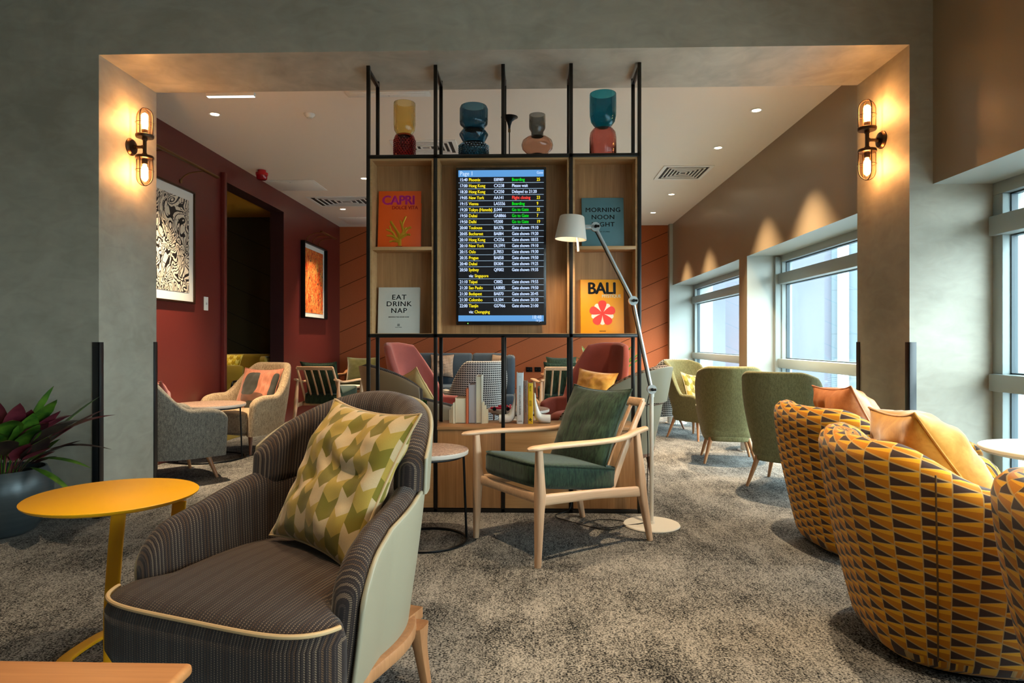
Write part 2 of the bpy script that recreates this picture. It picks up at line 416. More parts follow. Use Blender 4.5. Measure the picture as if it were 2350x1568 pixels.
def slab(bm, hx, y0, y1, z0, z1, p=4, r=.04, crown=.03, n=56, mi=0, xf=None, tilt=0, dome=.0):
    """cushion / seat: superellipse plan with rounded edges and crowned top"""
    uvl = bm.loops.layers.uv.verify(); cy = (y0+y1)/2; hy = (y1-y0)/2; rings = []; uvs = []
    prof = [(0, z0, 1)]
    prof = [(-r, z0), (-r*.3, z0+r*.25), (0, z0+r)]+[(0, z0+r+(z1-z0-2*r)*i/4) for i in (1, 2, 3)]+[(0, z1-r), (-r*.3, z1-r*.3), (-r, z1)]
    dd = 0; lst = None
    scal = [(q, z, None) for q, z in prof]+[(None, z1, s_) for s_ in (.85, .65, .4, .15, .01)]
    bottoms = [(None, z0, s_) for s_ in (.01, .5)]
    for q, z, s_ in bottoms+scal:
        ring = []; uv = []
        for j in range(n):
            a = 2*PI*j/n; c, sn = math.cos(a), math.sin(a)
            ex, ey = math.copysign(abs(c)**(2/p), c), math.copysign(abs(sn)**(2/p), sn)
            if q is not None: X_, Y_ = ex*(hx+q), ey*(hy+q)
            else: X_, Y_ = ex*(hx-r)*s_, ey*(hy-r)*s_
            if xf: X_ *= xf(cy+Y_)
            zz = z
            if z >= z1-r*.5:
                zz += crown*(1-(X_/hx)**2)*(1-(Y_/hy)**2)
            zz += tilt*(cy+Y_-y0)
            ring.append(bm.verts.new((X_, cy+Y_, zz)))
            if z <= z1-r*.9 and q is not None: uv.append((X_, cy+Y_-(z1-z)))
            else: uv.append((X_, cy+Y_))
        rings.append(ring); uvs.append(uv)
    for i in range(len(rings)-1):
        for j in range(n):
            k = (j+1) % n; f = bm.faces.new((rings[i][j], rings[i][k], rings[i+1][k], rings[i+1][j])); f.material_index = mi
            for lp, q in zip(f.loops, (uvs[i][j], uvs[i][k], uvs[i+1][k], uvs[i+1][j])): lp[uvl].uv = q
    bm.faces.new(rings[0]); bm.faces.new(rings[-1])
def legs4(root, mat, hx, yf, yb, z, sx=.06, sy=.06, ra=.024, rb=.013, label=None, x2=None):
    for (a, b) in ((-1, -1), (1, -1), (-1, 1), (1, 1)):
        bm = B(); h2 = hx if b < 0 or x2 is None else x2
        y = yf if b < 0 else yb
        rod(bm, (a*(h2-sx), y-b*sy, z), (a*h2, y, 0), ra, rb); obj('leg', bm, mat, root)
def pillow(name, label, size, thick, M4, mat, seed=0, group=None, wr=.012, n=30, size2=None, piping=None, fold=0):
    bm = B(); uvl = bm.loops.layers.uv.verify(); hx = size/2; hz = (size2 or size)/2; sides = []
    for sg in (1, -1):
        g = []
        for i in range(n+1):
            row = []
            for j in range(n+1):
                a = -1+2*i/n; b = -1+2*j/n
                pin = 1-.10*(1-abs(a)**2.2)*(abs(b)**3); pin2 = 1-.10*(1-abs(b)**2.2)*(abs(a)**3)
                x = a*hx*pin2; z = b*hz*pin
                e = (max(0, 1-abs(a)**2.6)*max(0, 1-abs(b)**2.6))**.62
                nn = mnoise.noise(Vector((a*1.7+seed*3.1, b*1.7, sg*2.0)))*wr*2+mnoise.noise(Vector((a*4.3, b*4.3+seed, sg)))*wr
                if fold: nn -= fold*math.exp(-((b-.05-.5*(a-.3)**2)/.12)**2)*math.exp(-((a-.35)/.45)**2)
                y = -sg*(thick/2*e+nn*e)
                row.append((x, y, z))
            g.append(row)
        sides.append(g)
    vd = {}
    def V(sg, i, j):
        key = (0 if (i in (0, n) or j in (0, n)) else sg, i, j)
        if key not in vd: vd[key] = bm.verts.new(sides[0 if sg == 1 else 1][i][j])
        return vd[key]
    for sg in (1, -1):
        for i in range(n):
            for j in range(n):
                q = [(i, j), (i+1, j), (i+1, j+1), (i, j+1)]
                f = bm.faces.new([V(sg, *k) for k in q])
                for lp, (a, b) in zip(f.loops, q): lp[uvl].uv = (a/n*size, b/n*(size2 or size))
    o = obj(name, bm, mat, smooth=75); o.matrix_world = M4; tag(o, label, 'cushion', group)
    # seam cord round the edge
    bm = B(); loop = [sides[0][i][0] for i in range(n)]+[sides[0][n][j] for j in range(n)]+[sides[0][n-i][n] for i in range(n)]+[sides[0][0][n-j] for j in range(n)]
    tube(bm, [Vector(q) for q in loop], .0045, n=6, closed=True)
    obj('seam', bm, piping or mat, o)
    return o
def at(root, loc, rx=0, ry=0, rz=0):
    R = Euler((rx, ry, rz), 'XYZ').to_matrix().to_4x4()
    r = Matrix.Translation(root.location) @ root.rotation_euler.to_matrix().to_4x4()
    return r @ Matrix.Translation(loc) @ R
def dup(root, loc, rz, label=None, group=None):
    r = root.copy(); COL.objects.link(r); r.location = loc; r.rotation_euler = (0, 0, rz)
    if label: r['label'] = label
    if group: r['group'] = group
    for ch in list(root.children):
        c = ch.copy(); COL.objects.link(c); c.parent = r
        for g in list(ch.children):
            d = g.copy(); COL.objects.link(d); d.parent = c
    return r
def txt(bm, string, size, x, z, y=0, align='LEFT', bold=0, mi=0, sx=1.0, spacing=1.0, mat=None):
    cu = bpy.data.curves.new('t', 'FONT'); cu.body = string; cu.size = size; cu.align_x = align; cu.resolution_u = 3; cu.space_character = spacing
    o = bpy.data.objects.new('t', cu); COL.objects.link(o); dg = bpy.context.evaluated_depsgraph_get()
    me = bpy.data.meshes.new_from_object(o.evaluated_get(dg)); bpy.data.objects.remove(o); bpy.data.curves.remove(cu)
    k = bold*size*.9
    for (dx, dz) in ([(0, 0)] if not k else [(-k, 0), (k, 0), (0, k*.6), (0, -k*.6)]):
        vs = []
        for v in me.vertices:
            c = Vector((x+dx+v.co.x*sx, y, z+dz+v.co.y))
            vs.append(bm.verts.new(mat @ c if mat is not None else c))
        for p in me.polygons:
            try: f = bm.faces.new([vs[i] for i in p.vertices]); f.material_index = mi
            except ValueError: pass
    bpy.data.meshes.remove(me)
# ================================================================== SETTING
XL, XR = -3.6, 2.62; YF, YB = 4.33, 5.01; PL, PR = -2.91, 2.47; ZP = 3.13; ZC = 3.35; ZN = 3.62; YE = 12.25; XW = 3.06
bm = B(); box(bm, -7.4, 3.2, -4, 13, -.1, 0); struct('floor', bm, M['carpet'])
bm = B(); box(bm, -5.2, PL, YF, YB, 0, ZN); box(bm, PR, 3.2, YF, YB, 0, ZN)
o = struct('wall_portal_piers', bm, M['cement']); o.name = 'wall_portal'
bm = B(); box(bm, PL, PR, YF, YB, ZP, ZN+.1)
for f in bm.faces:
    if f.normal.z < -.5: f.material_index = 1
bm2 = struct('wall_lintel', bm, [M['cement'], M['soffit']])
bm = B(); box(bm, -5.2, 2.62, -4, YF, ZN, ZN+.12); struct('ceiling', bm, M['ceil'])
bm = B(); box(bm, XL-.2, XR+.1, YB, YE+.1, ZC, ZC+.12); struct('ceiling', bm, M['ceil'])
bm = B(); box(bm, -5.3, -5.1, -4, YF, 0, ZN); struct('wall_left', bm, M['cement'])
bm = B(); box(bm, -5.2, 3.2, -4.1, -4, 0, ZN); struct('wall_rear', bm, M['cement'])
bm = B()
for (a, b, z) in ((-4, YF, ZN+.1), (YB, YE+.1, ZC+.1)): box(bm, XR, 3.35, a, b, 2.22, z)
for f in bm.faces:
    if f.normal.z < -.5: f.material_index = 1
struct('wall_window_bulkhead', bm, [M['taupe'], M['reveal']])
DY0, DY1, DZ = 7.6, 9.45, 3.08
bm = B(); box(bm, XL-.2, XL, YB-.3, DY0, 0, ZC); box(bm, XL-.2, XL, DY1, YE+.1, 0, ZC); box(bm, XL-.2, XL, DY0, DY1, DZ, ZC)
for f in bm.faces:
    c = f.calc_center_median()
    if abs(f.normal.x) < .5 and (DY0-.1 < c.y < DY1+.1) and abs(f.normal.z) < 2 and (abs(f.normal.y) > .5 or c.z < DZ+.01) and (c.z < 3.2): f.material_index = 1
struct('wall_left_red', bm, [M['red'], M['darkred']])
bm = B(); box(bm, XL, XL+.05, DY0-.10, DY0-.04, 0, 3.16, .004); struct('trim_1', bm, M['red'])
bm = B(); box(bm, XL-.2, XR+.1, YE, YE+.12, 0, ZC); struct('wall_far', bm, M['orange'])
bm = B(); box(bm, 2.56, 3.35, 12.1, YE+.3, 0, ZC)
for f in bm.faces:
    if f.normal.y < -.5: f.material_index = 1
struct('wall_far_reveal', bm, [M['taupe'], M['reveal']])
bm = B(); box(bm, 2.61, 3.0, 7.95, 8.25, 0, 2.22)
for f in bm.faces:
    if f.normal.y < -.5: f.material_index = 1
struct('wall_window_pier', bm, [M['taupe'], M['reveal']])
# room beyond the doorway
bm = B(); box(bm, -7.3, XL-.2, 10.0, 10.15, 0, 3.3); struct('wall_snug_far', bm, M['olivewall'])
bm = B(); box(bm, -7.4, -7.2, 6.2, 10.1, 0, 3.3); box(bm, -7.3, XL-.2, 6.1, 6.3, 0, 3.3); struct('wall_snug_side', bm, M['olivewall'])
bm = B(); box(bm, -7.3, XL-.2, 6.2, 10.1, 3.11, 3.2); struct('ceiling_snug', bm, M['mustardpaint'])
bm = B(); box(bm, XL-.17, XL-.03, DY0, DY1, 0, .2, .005); struct('trim_2', bm, M['mustwool'])
bm = B(); box(bm, XL, XL+.015, YB, DY0-.11, 0, .09, .003); struct('baseboard_left', bm, M['red'])
# corner guards
gi = 3
for (x, sx) in ((PL, -1), (PR, 1)):
    for (y, sy) in ((YF, -1), (YB, 1)):
        bm = B(); t = .006; w_ = .042
        y_o = y+sy*t; x_i = x-sx*t
        box(bm, min(x_i, x+sx*w_), max(x_i, x+sx*w_), min(y, y_o), max(y, y_o), 0, 1.19, .001)
        box(bm, min(x, x_i), max(x, x_i), min(y-sy*w_, y_o), max(y-sy*w_, y_o), 0, 1.19, .001)
        struct('trim_%d' % gi, bm, M['guard']); gi += 1
# windows
def window(n, y0, y1):
    r = bpy.data.objects.new('window_%d' % n, None); COL.objects.link(r); r.location = (XW, (y0+y1)/2, 0); r['kind'] = 'structure'
    h = (y1-y0)/2; x0, x1 = -.06, .06
    bm = B(); box(bm, x0, x1, -h, h, 2.14, 2.22, .004); box(bm, x0, x1, -h, h, 0, .10, .004)
    for s_ in (-1, 1): box(bm, x0, x1, min(s_*h, s_*(h-.09)), max(s_*h, s_*(h-.09)), .1, 2.14, .004)
    obj('window_frame', bm, M['winframe'], r)
    bm = B(); box(bm, -.10, .06, -h+.02, h-.02, 1.875, 2.0, .006); obj('transom', bm, M['winframe'], r)
    bm = B(); box(bm, -.10, .06, -h+.02, h-.02, .875, .985, .006); obj('transom', bm, M['winframe'], r)
    for (a, b) in ((.1, .875), (.985, 1.875), (2.0, 2.14)):
        bm = B(); g = .010; ya, yb = -h+.09, h-.09
        for q in ((ya, yb, a, a+g), (ya, yb, b-g, b), (ya, ya+g, a, b), (yb-g, yb, a, b)): box(bm, -.01, .03, *q)
        obj('gasket', bm, M['gasket'], r)
        bm = B(); box(bm, .008, .014, ya, yb, a, b); obj('pane', bm, M['pane'], r)
window(1, 8.22, 12.1); window(2, 4.9, 7.97); window(3, .45, 4.33); window(4, -3.6, .45)
bm = B(); box(bm, 2.93, 3.1, 7.9, 7.97, 0, 2.2, .006); struct('trim_7', bm, M['winframe'])
bm = B(); box(bm, 3.0, 3.35, -4.1, -3.6, 0, 2.22); struct('wall_right_rear', bm, M['cement'])
# ================================================================== OUTSIDE
s = MT('pale_cladding'); x, y, z = s.xyz(); j = ((z/1.35).fract().lt(.012)).mx((x/3.1).fract().lt(.008)); n_ = s.noise(.8, 2)
M['clad'] = s.set(color=s.mix(j, s.mix(n_, C(68, 80, 86), C(72, 84, 90)), C(50, 62, 70)), rough=.6).m
M['clad2'] = plain('lavender_cladding', C(76, 78, 87), .6)
r = thing('terminal_building', 'pale blue panelled airport building filling the view outside the far windows', 'building', (9.3, 20.5, -4), -.55)
bm = B(); box(bm, 0, 26, 0, 14, 0, 8.6); obj('facade', bm, M['clad'], r, smooth=None)
bm = B(); box(bm, -14, 0, 0, 9, 0, 8.6); o = obj('wing', bm, M['clad2'], r, smooth=None); o.rotation_euler = (0, 0, .75)
bm = B(); box(bm, .2, .5, -.12, 0, 0, 8.6); obj('downpipe', bm, M['white'], r)
bm = B(); box(bm, 3.4, 120, -60, 120, -4.1, -4.0); o = struct('floor_apron', bm, plain('pale_concrete_apron', C(128, 134, 138), .9))
r = thing('hangar', 'low pale building with a teal band far beyond the near window', 'building', (60, 22, -4), 0)
bm = B(); box(bm, -4, 4, -8, 40, 0, 4.6, .05); obj('wall', bm, M['clad2'], r)
bm = B(); box(bm, -4.2, 4.2, -8.2, 40.2, 4.6, 7, .05); obj('roof_band', bm, plain('teal_band', C(48, 76, 76), .5), r)
r = thing('tree', 'dark green tree standing by the low building outside', 'tree', (42, 49, -4))
bm = B(); rod(bm, (0, 0, 0), (0, 0, 3.5), .3, .2); obj('trunk', bm, M['walnut'], r)
bm = B(); random.seed(3)
for i in range(9):
    q = bmesh.ops.create_icosphere(bm, subdivisions=3, radius=random.uniform(1.2, 2.0)); c = Vector((random.uniform(-1.6, 1.6), random.uniform(-2.5, 2.5), random.uniform(3.6, 6)))
    for v in q['verts']: v.co = v.co*(1+.25*mnoise.noise(v.co*1.3))+c
obj('foliage', bm, plain('dark_foliage', C(36, 62, 50), .9), r)
# ================================================================== CEILING FITTINGS
def on_ceiling(px, py, z=ZC):
    t = (z-1.2)*F/(782-py); return P(px, py, t)
dl0 = None; GRP = 'recessed downlights in the lounge ceilings'
def downlight(x, y, z, label, e=55, size=1.05, col=(1, .76, .48)):
    r = thing('downlight', label, 'downlight', (x, y, z), 0, GRP)
    bm = B(); lathe(bm, [(.052, .0), (.060, -.004), (.050, -.006), (.040, -.002), (.038, .03)], n=28, cap=False); obj('trim_ring', bm, M['white'], r)
    bm = B(); lathe(bm, [(.0385, -.001), (.0385, -.003)], n=24); obj('lens', bm, M['downlight'], r)
    light('SPOT', (0, 0, -.012), e*3.6, col, r, spot_size=size, spot_blend=.8, shadow_soft_size=.03)
for (px, py, lb, e) in ((493, 262, 'glowing recessed downlight above the grey tweed chairs by the red wall', 85), (787, 480, 'small glowing downlight at the far end beside the square vent', 50),
        (1736, 253, 'largest and nearest downlight in the row above the window bulkhead', 90), (1648, 339, 'second downlight from the front in the row above the window bulkhead', 80),
        (1541, 446, 'third downlight from the front in the row above the window bulkhead', 80), (1499, 488, 'farthest downlight in the row above the window bulkhead', 80)):
    q = on_ceiling(px, py); downlight(q.x, q.y, ZC, lb, e*1.2, 1.25)
for (x, y) in ((-.6, 8.2), (-.6, 10.6), (-2.2, 8.6)): downlight(x, y, ZC, 'unseen added downlight over the middle of the far lounge', 50, 1.4)  # downlights added where the shelving hides them, to light the far lounge
for (x, y, e) in ((1.3, 3.35, 60), (-.7, 3.3, 34), (.9, 1.5, 40), (-.9, 1.75, 28), (-3.7, 2.5, 42)): downlight(x, y, ZN, 'unseen recessed downlight in the ceiling above the front chairs', e, 1.1)  # out-of-view downlights; the left ones added to brighten the near room
downlight(-4.7, 8.9, 3.11, 'unseen added downlight over the mustard banquette beyond the doorway', 22)  # added lamp out of view, gives the snug its dim warm light
def vent(p0, p1, label, nl=6, kind='vent'):
    a = on_ceiling(*p0); b = on_ceiling(*p1); x0, x1 = min(a.x, b.x), max(a.x, b.x); y0, y1 = min(a.y, b.y), max(a.y, b.y)
    cx, cy = (x0+x1)/2, (y0+y1)/2; hx, hy = (x1-x0)/2, (y1-y0)/2
    r = thing('ceiling_vent', label, 'air vent', (cx, cy, ZC), 0)
    bm = B(); box(bm, -hx+.04, hx-.04, -hy+.04, hy-.04, -.004, -.001); obj('backing', bm, M['grille'], r)
    def sq(bm, h, k, w_, z0, z1):
        for q in ((-h, h, -k, -k+w_), (-h, h, k-w_, k), (-h, -h+w_, -k+w_, k-w_), (h-w_, h, -k+w_, k-w_)): box(bm, q[0], q[1], q[2], q[3], z0, z1)
    bm = B(); sq(bm, hx, hy, .045, -.012, 0); obj('frame', bm, M['white'], r)
    for i in range(1, nl):
        f = 1-i/nl; bm = B(); sq(bm, (hx-.04)*f+.005, (hy-.04)*f+.005, min(.016, .8*(hx*f)/2), -.014-.002*0, -.004); obj('slat', bm, M['white'], r)
vent((1500, 411), (1640, 379), 'square white louvred ceiling vent near the window bulkhead')
vent((735, 473), (860, 450), 'square white louvred ceiling vent near the red wall')
vent((915, 353), (1045, 320), 'square white louvred ceiling vent seen behind the vases')
def hatch(p0, p1, label):
    a = on_ceiling(*p0); b = on_ceiling(*p1); cx, cy = (a.x+b.x)/2, (a.y+b.y)/2; hx, hy = abs(b.x-a.x)/2, abs(b.y-a.y)/2
    r = thing('access_panel', label, 'ceiling panel', (cx, cy, ZC), 0)
    bm = B(); box(bm, -hx, hx, -hy, hy, -.008, 0, .002); obj('frame', bm, M['white'], r)
    bm = B(); box(bm, -hx+.03, hx-.03, -hy+.03, hy-.03, -.012, -.006, .002); obj('door', bm, M['white'], r)
    bm = B(); lathe(bm, [(.008, -.012), (.008, -.014)], cy=-hy+.08, n=12); obj('lock', bm, M['alum'], r)
hatch((640, 437), (720, 413), 'flat white access panel in the ceiling beside the red wall')
hatch((800, 514), (850, 498), 'small white access panel at the far end of the ceiling')
hatch((800, 222), (985, 208), 'white access panel in the ceiling just behind the shelving frame')
q = on_ceiling(710, 262); r = thing('smoke_detector', 'small round white smoke detector on the ceiling', 'smoke detector', (q.x, q.y, ZC))
bm = B(); lathe(bm, [(.052, 0), (.052, -.01), (.04, -.02), (.03, -.034), (.0, -.036)], n=28); obj('housing', bm, M['white'], r)
bm = B(); lathe(bm, [(.022, -.034), (.022, -.042), (0, -.042)], n=20); obj('sensor', bm, M['offwhite'], r)
q = on_ceiling(530, 214); r = thing('led_strip_light', 'short bright white linear ceiling light near the portal', 'light', (q.x, q.y, ZC))
bm = B(); box(bm, -.21, .21, -.022, .022, -.03, 0, .003); obj('housing', bm, M['white'], r)
bm = B(); box(bm, -.205, .205, -.018, .018, -.034, -.028, .002); obj('diffuser', bm, M['led'], r)
# red beacon on the ceiling next to the red wall
t = 8.25; q = P(601, 378, t)
r = thing('fire_alarm_beacon', 'red fire alarm beacon on the ceiling by the red wall', 'fire alarm', (q.x, q.y, ZC))
redp = plain('red_plastic', C(176, 14, 20), .3)
bm = B(); lathe(bm, [(.05, 0), (.05, -.03), (.075, -.034), (.075, -.06), (.07, -.065), (0, -.065)], n=24); obj('base', bm, redp, r)
bm = B(); lathe(bm, [(.068, -.065), (.064, -.105), (.05, -.12), (0, -.124)], n=24); obj('lens', bm, plain('red_lens', C(150, 8, 24), .15), r)
# ================================================================== SCONCES
def sconce(x, y, z, sx, label):
    r = thing('wall_sconce', label, 'wall lamp', (x, y, z), 0 if sx > 0 else PI, 'caged twin glass wall sconces in the portal')
    # local +x points away from the wall
    X0 = .105
    bm = B(); lathe(bm, [(.062, 0), (.062, .008), (.056, .014), (.052, .022), (.018, .03), (0, .03)], n=32)
    for v in bm.verts: v.co = Vector((v.co.z, v.co.y, v.co.x))
    obj('wall_plate', bm, M['bronze'], r)
    bm = B(); rod(bm, (.02, 0, 0), (X0, 0, 0), .011); rod(bm, (.028, 0, 0), (.045, 0, 0), .017); rod(bm, (.088, 0, 0), (X0, 0, 0), .015); obj('arm', bm, M['bronze'], r)
    bm = B(); rod(bm, (X0, 0, -.066), (X0, 0, .066), .013)
    for s_ in (-1, 1): rod(bm, (X0, 0, s_*.048), (X0, 0, s_*.07), .018)
    obj('pipe', bm, M['bronze'], r)
    for s_ in (1, -1):
        def L(prof, n=28, **k):
            b_ = B(); lathe(b_, [(q, s_*h) for q, h in prof], cx=X0, n=n, **k); return b_
        sh = obj('lamp_holder', L([(0, .064), (.058, .066), (.062, .074), (.062, .086), (.052, .09), (0, .09)]), M['bronze'], r)
        b_ = L([(.020, .088), (.020, .125), (.016, .128), (0, .128)]); obj('socket', b_, M['bronze'], sh)
        prof = [(.053, .088), (.053, .21)]+[(.053*math.cos(a), .21+.062*math.sin(a)) for a in [i*PI/2/8 for i in range(1, 8)]]+[(.002, .272)]
        obj('lamp_glass', L(prof, 36, cap=False), M['amber'], r)
        b_ = B(); hgt = .215
        for k in range(4):
            a = PI/4*0+k*PI/2; c, n_ = math.cos(a), math.sin(a)
            pts = [Vector((X0+.06*c, .06*n_, s_*.088)), Vector((X0+.06*c, .06*n_, s_*hgt))]+[Vector((X0+.06*c*math.cos(b), .06*n_*math.cos(b), s_*(hgt+.066*math.sin(b)))) for b in [i*PI/2/8 for i in range(1, 9)]]
            tube(b_, pts, .0036, n=8)
        tube(b_, circle(X0, 0, s_*.172, .0605, 36), .0018, n=6, closed=True)
        obj('cage', b_, M['bronze'], r)
        b_ = L([(.012, .128), (.014, .14), (.021, .152), (.0225, .17), (.0225, .225), (.018, .238), (.008, .244), (0, .245)], 20); obj('bulb', b_, M['bulb'], r)
sconce(PL, 4.68, 2.61, 1, 'caged twin glass wall sconce glowing on the left jamb of the portal')
sconce(PR, 4.66, 2.61, -1, 'caged twin glass wall sconce glowing on the right jamb of the portal')
# ================================================================== PICTURES
def picture(y0, y1, z0, z1, art, frame, label, deep=.035, fw=.022, mat_w=.07, nb=2, lamp_w=.7, lblamp=''):
    cy, cz = (y0+y1)/2, (z0+z1)/2; r = thing('framed_picture', label, 'picture', (XL, cy, cz), PI/2)
    h, k = (y1-y0)/2, (z1-z0)/2   # local: x along wall (world +y), -y out of the wall (world +x)
    bm = B()
    for q in ((-h, h, -k, -k+fw), (-h, h, k-fw, k), (-h, -h+fw, -k+fw, k-fw), (h-fw, h, -k+fw, k-fw)): box(bm, q[0], q[1], -deep, 0, q[2], q[3], .002)
    obj('frame', bm, frame, r)
    bm = B(); box(bm, -h+fw, h-fw, -.012, -.004, -k+fw, k-fw); obj('mount', bm, M['white'], r)
    bm = B(); box(bm, -h+fw+mat_w, h-fw-mat_w, -.015, -.011, -k+fw+mat_w, k-fw-mat_w); obj('print', bm, art, r)
    lp = thing('picture_light', lblamp, 'picture light', (XL, cy, z1+.02), PI/2)
    for s_ in ([-.5, .5] if nb == 2 else [-.6, 0, .6]):
        bm = B(); tube(bm, spline([(s_*lamp_w*.6, 0, .04), (s_*lamp_w*.6, -.04, .09), (s_*lamp_w*.6, -.13, .13), (s_*lamp_w*.6, -.26, .14)], 6), .006, n=8); rod(bm, (s_*lamp_w*.6, 0, .04), (s_*lamp_w*.6, -.012, .04), .022); obj('arm', bm, M['brass'], lp)
    bm = B(); sweep(bm, [(-lamp_w/2, -.27, .14), (lamp_w/2, -.27, .14)], .012, .02, side=(0, 0, 1), n=12, p=3); obj('lamp_shade', bm, M['brass'], lp)
s = MT('black_maze_print')
w1 = s.nt.nodes.new('ShaderNodeTexNoise'); w1.inputs['Scale'].default_value = 3.0; w1.inputs['Detail'].default_value = 1.5; w1.inputs['Distortion'].default_value = 1.6; s.nt.links.new(s.tc.outputs['Object'], w1.inputs[0])
band = (X(s.nt, w1.outputs[0])*13).fract(); m1 = (band-.5).abs().lt(.2)
v1 = s.voro(9, feature='DISTANCE_TO_EDGE'); m2 = v1.lt(.035)
M['maze'] = s.set(color=s.mix((m1).mx(m2*(band.gt(.3))), C(226, 214, 192), C(24, 20, 20)), rough=.5).m
s = MT('orange_abstract_print'); a = s.noise(7, 6, stretch=(2.2, 1, 1), rough=.75, dist=1.5); b = s.noise(26, 3, rough=.7, dist=1)
cc = s.mix(a.ramp(.4, .56), C(226, 164, 84), C(208, 66, 20)); cc = s.mix(b.ramp(.56, .6), cc, C(60, 52, 44)); M['abstract'] = s.set(color=cc, rough=.45).m
picture(5.62, 6.88, 1.59, 2.78, M['maze'], M['bronze'], 'large framed print of black curling lines on cream', .03, .02, .09, 2, 1.25, 'long brass picture light above the black and cream print')
picture(10.15, 11.3, 1.56, 2.78, M['abstract'], M['black'], 'smaller black framed orange abstract print near the far corner', .07, .02, .07, 3, .8, 'short brass picture light above the orange abstract print')
r = thing('light_switch', 'white key switch plate on the red wall beside the doorway', 'light switch', (XL, 7.15, 1.61), PI/2)
bm = B(); box(bm, -.045, .045, -.01, 0, -.075, .075, .004); obj('plate', bm, M['white'], r)
bm = B(); box(bm, -.012, .012, -.016, -.01, -.012, .012, .002); obj('key', bm, M['alum'], r)
for (x, lb) in ((-.02, 'left black socket plate low on the orange wall'), (.14, 'right black socket plate low on the orange wall')):
    r = thing('wall_socket', lb, 'socket', (x, YE, .66), 0); bm = B(); box(bm, -.06, .06, -.012, 0, -.045, .045, .004); obj('plate', bm, M['black'], r)
    for s_ in (-1, 1): bm = B(); box(bm, s_*.028-.012, s_*.028+.012, -.015, -.011, -.012, .012, .001); obj('outlet', bm, M['gunmetal'], r)
# ================================================================== SHELVING UNIT
T_ = .0125; FX = [-1.135, -.661, -.187, .287, .761]; FX = [-1.137+.4735*i for i in range(5)]; FY = 4.565; RY = 4.845
r = thing('metal_frame_shelving', 'tall black metal frame room divider with oak display boxes and floor cabinet', 'shelving unit', (0, 0, 0))
r.location = (FX[2], (FY+RY)/2, 0)
ox, oy = r.location.x, r.location.y
def S(bm, x0, x1, y0, y1, z0, z1, bev=0, mi=0): box(bm, x0-ox, x1-ox, y0-oy, y1-oy, z0, z1, bev, mi)
ZT = 2.49; ZM = 1.235
def post(nm, x, y, z0, z1): bm = B(); S(bm, x-T_, x+T_, y-T_, y+T_, z0, z1, .0015); obj(nm, bm, M['gunmetal'], r)
for i, x in enumerate(FX):
    if i == 2: post('front_post', x, FY, 0, ZM); post('front_post', x, FY, ZT, 3.13)
    else: post('front_post', x, FY, 0, 3.13)
    post('rear_post', x, RY, ZT, 3.13); post('rear_post', x, RY, .6, ZM)
    bm = B(); S(bm, x-T_, x+T_, FY+T_, RY-T_, 3.085, 3.11, .0015); obj('top_tie', bm, M['gunmetal'], r)
for z in (ZT, ZM, .012):
    bm = B(); S(bm, FX[0], FX[-1], FY-T_, FY+T_, z-T_, z+T_, .0015); obj('front_rail', bm, M['gunmetal'], r)
    if z > .1: bm = B(); S(bm, FX[0], FX[-1], RY-T_, RY+T_, z-T_, z+T_, .0015); obj('rear_rail', bm, M['gunmetal'], r)
bm = B(); S(bm, FX[0]+T_, FX[-1]-T_, FY+T_, RY-T_, ZT-T_*.9, ZT+T_*.6); obj('top_shelf', bm, M['gunmetal'], r)
YBK = FY+.145
for (a, b) in ((0, 1), (1, 3), (3, 4)):
    x0, x1 = FX[a]+T_, FX[b]-T_; t = .014
    bm = B(); S(bm, x0, x1, YBK, YBK+.02, ZM+T_, ZT-T_); obj('back_panel', bm, M['oak'], r, smooth=None)
    bm = B(); S(bm, x0, x0+t, FY-.004, YBK, ZM+T_, ZT-T_); S(bm, x1-t, x1, FY-.004, YBK, ZM+T_, ZT-T_); S(bm, x0+t, x1-t, FY-.004, YBK, ZT-T_-t, ZT-T_); S(bm, x0+t, x1-t, FY-.004, YBK, ZM+T_, ZM+T_+.003)
    obj('box_surround', bm, M['oakedge'], r, smooth=None)
    if b-a == 1: bm = B(); S(bm, x0+t, x1-t, FY-.008, YBK, 1.835, 1.858, .001); obj('box_shelf', bm, M['oakedge'], r)
bm = B(); S(bm, FX[0]-T_*0+T_, FX[-1]-T_, FY-.012, RY+.09, .575, .598, .002); obj('cabinet_top', bm, M['oakx'], r)
bm = B(); S(bm, FX[0]+T_, FX[-1]-T_, FY+.02, RY+.08, .03, .575); obj('cabinet_body', bm, M['oakx'], r)
for i in range(4): bm = B(); S(bm, FX[i]+T_+.002, FX[i+1]-T_-.002, FY-.006, FY+.02, .03, .572, .0015); obj('cabinet_door', bm, M['oak'] if i % 2 else M['oakedge'], r)
SHELF_Z = ZT+T_; CON_Z = .598
# ------------------------------------------------------------------ departures screen
SX = -.206; SY = FY+.03
r = thing('departures_screen', 'tall black flight departures screen mounted in the central oak box', 'screen', (SX, SY, 1.865))
hw, hh = .3175, .555
bm = B(); box(bm, -hw, hw, 0, .06, -hh, hh, .004); obj('housing', bm, plain('screen_bezel', C(14, 16, 20), .25), r)
bm = B(); box(bm, -.1, .1, .06, YBK-SY, -.15, .15); obj('wall_bracket', bm, M['black'], r)
W_, H_ = hw-.017, hh-.022
bm = B(); box(bm, -W_, W_, -.002, 0, -H_+.004, H_+.002); obj('display', bm, emis('screen_black', (.012, .012, .02, 1), .15), r, smooth=None)
cw, cy_, cg, cr, cb = emis('text_white', C(188, 208, 240), 0.55), emis('text_yellow', C(232, 212, 30), 0.53), emis('text_green', C(10, 214, 30), 0.50), emis('text_red', C(244, 70, 60), 0.50), emis('bar_blue', C(88, 148, 206), 0.47)
def zz(py): return (568-py)*2*hh/(749-387)
sy = zz
def sxp(px): return (px-1175)/1500*4.6-.028*4.6-SX+.0
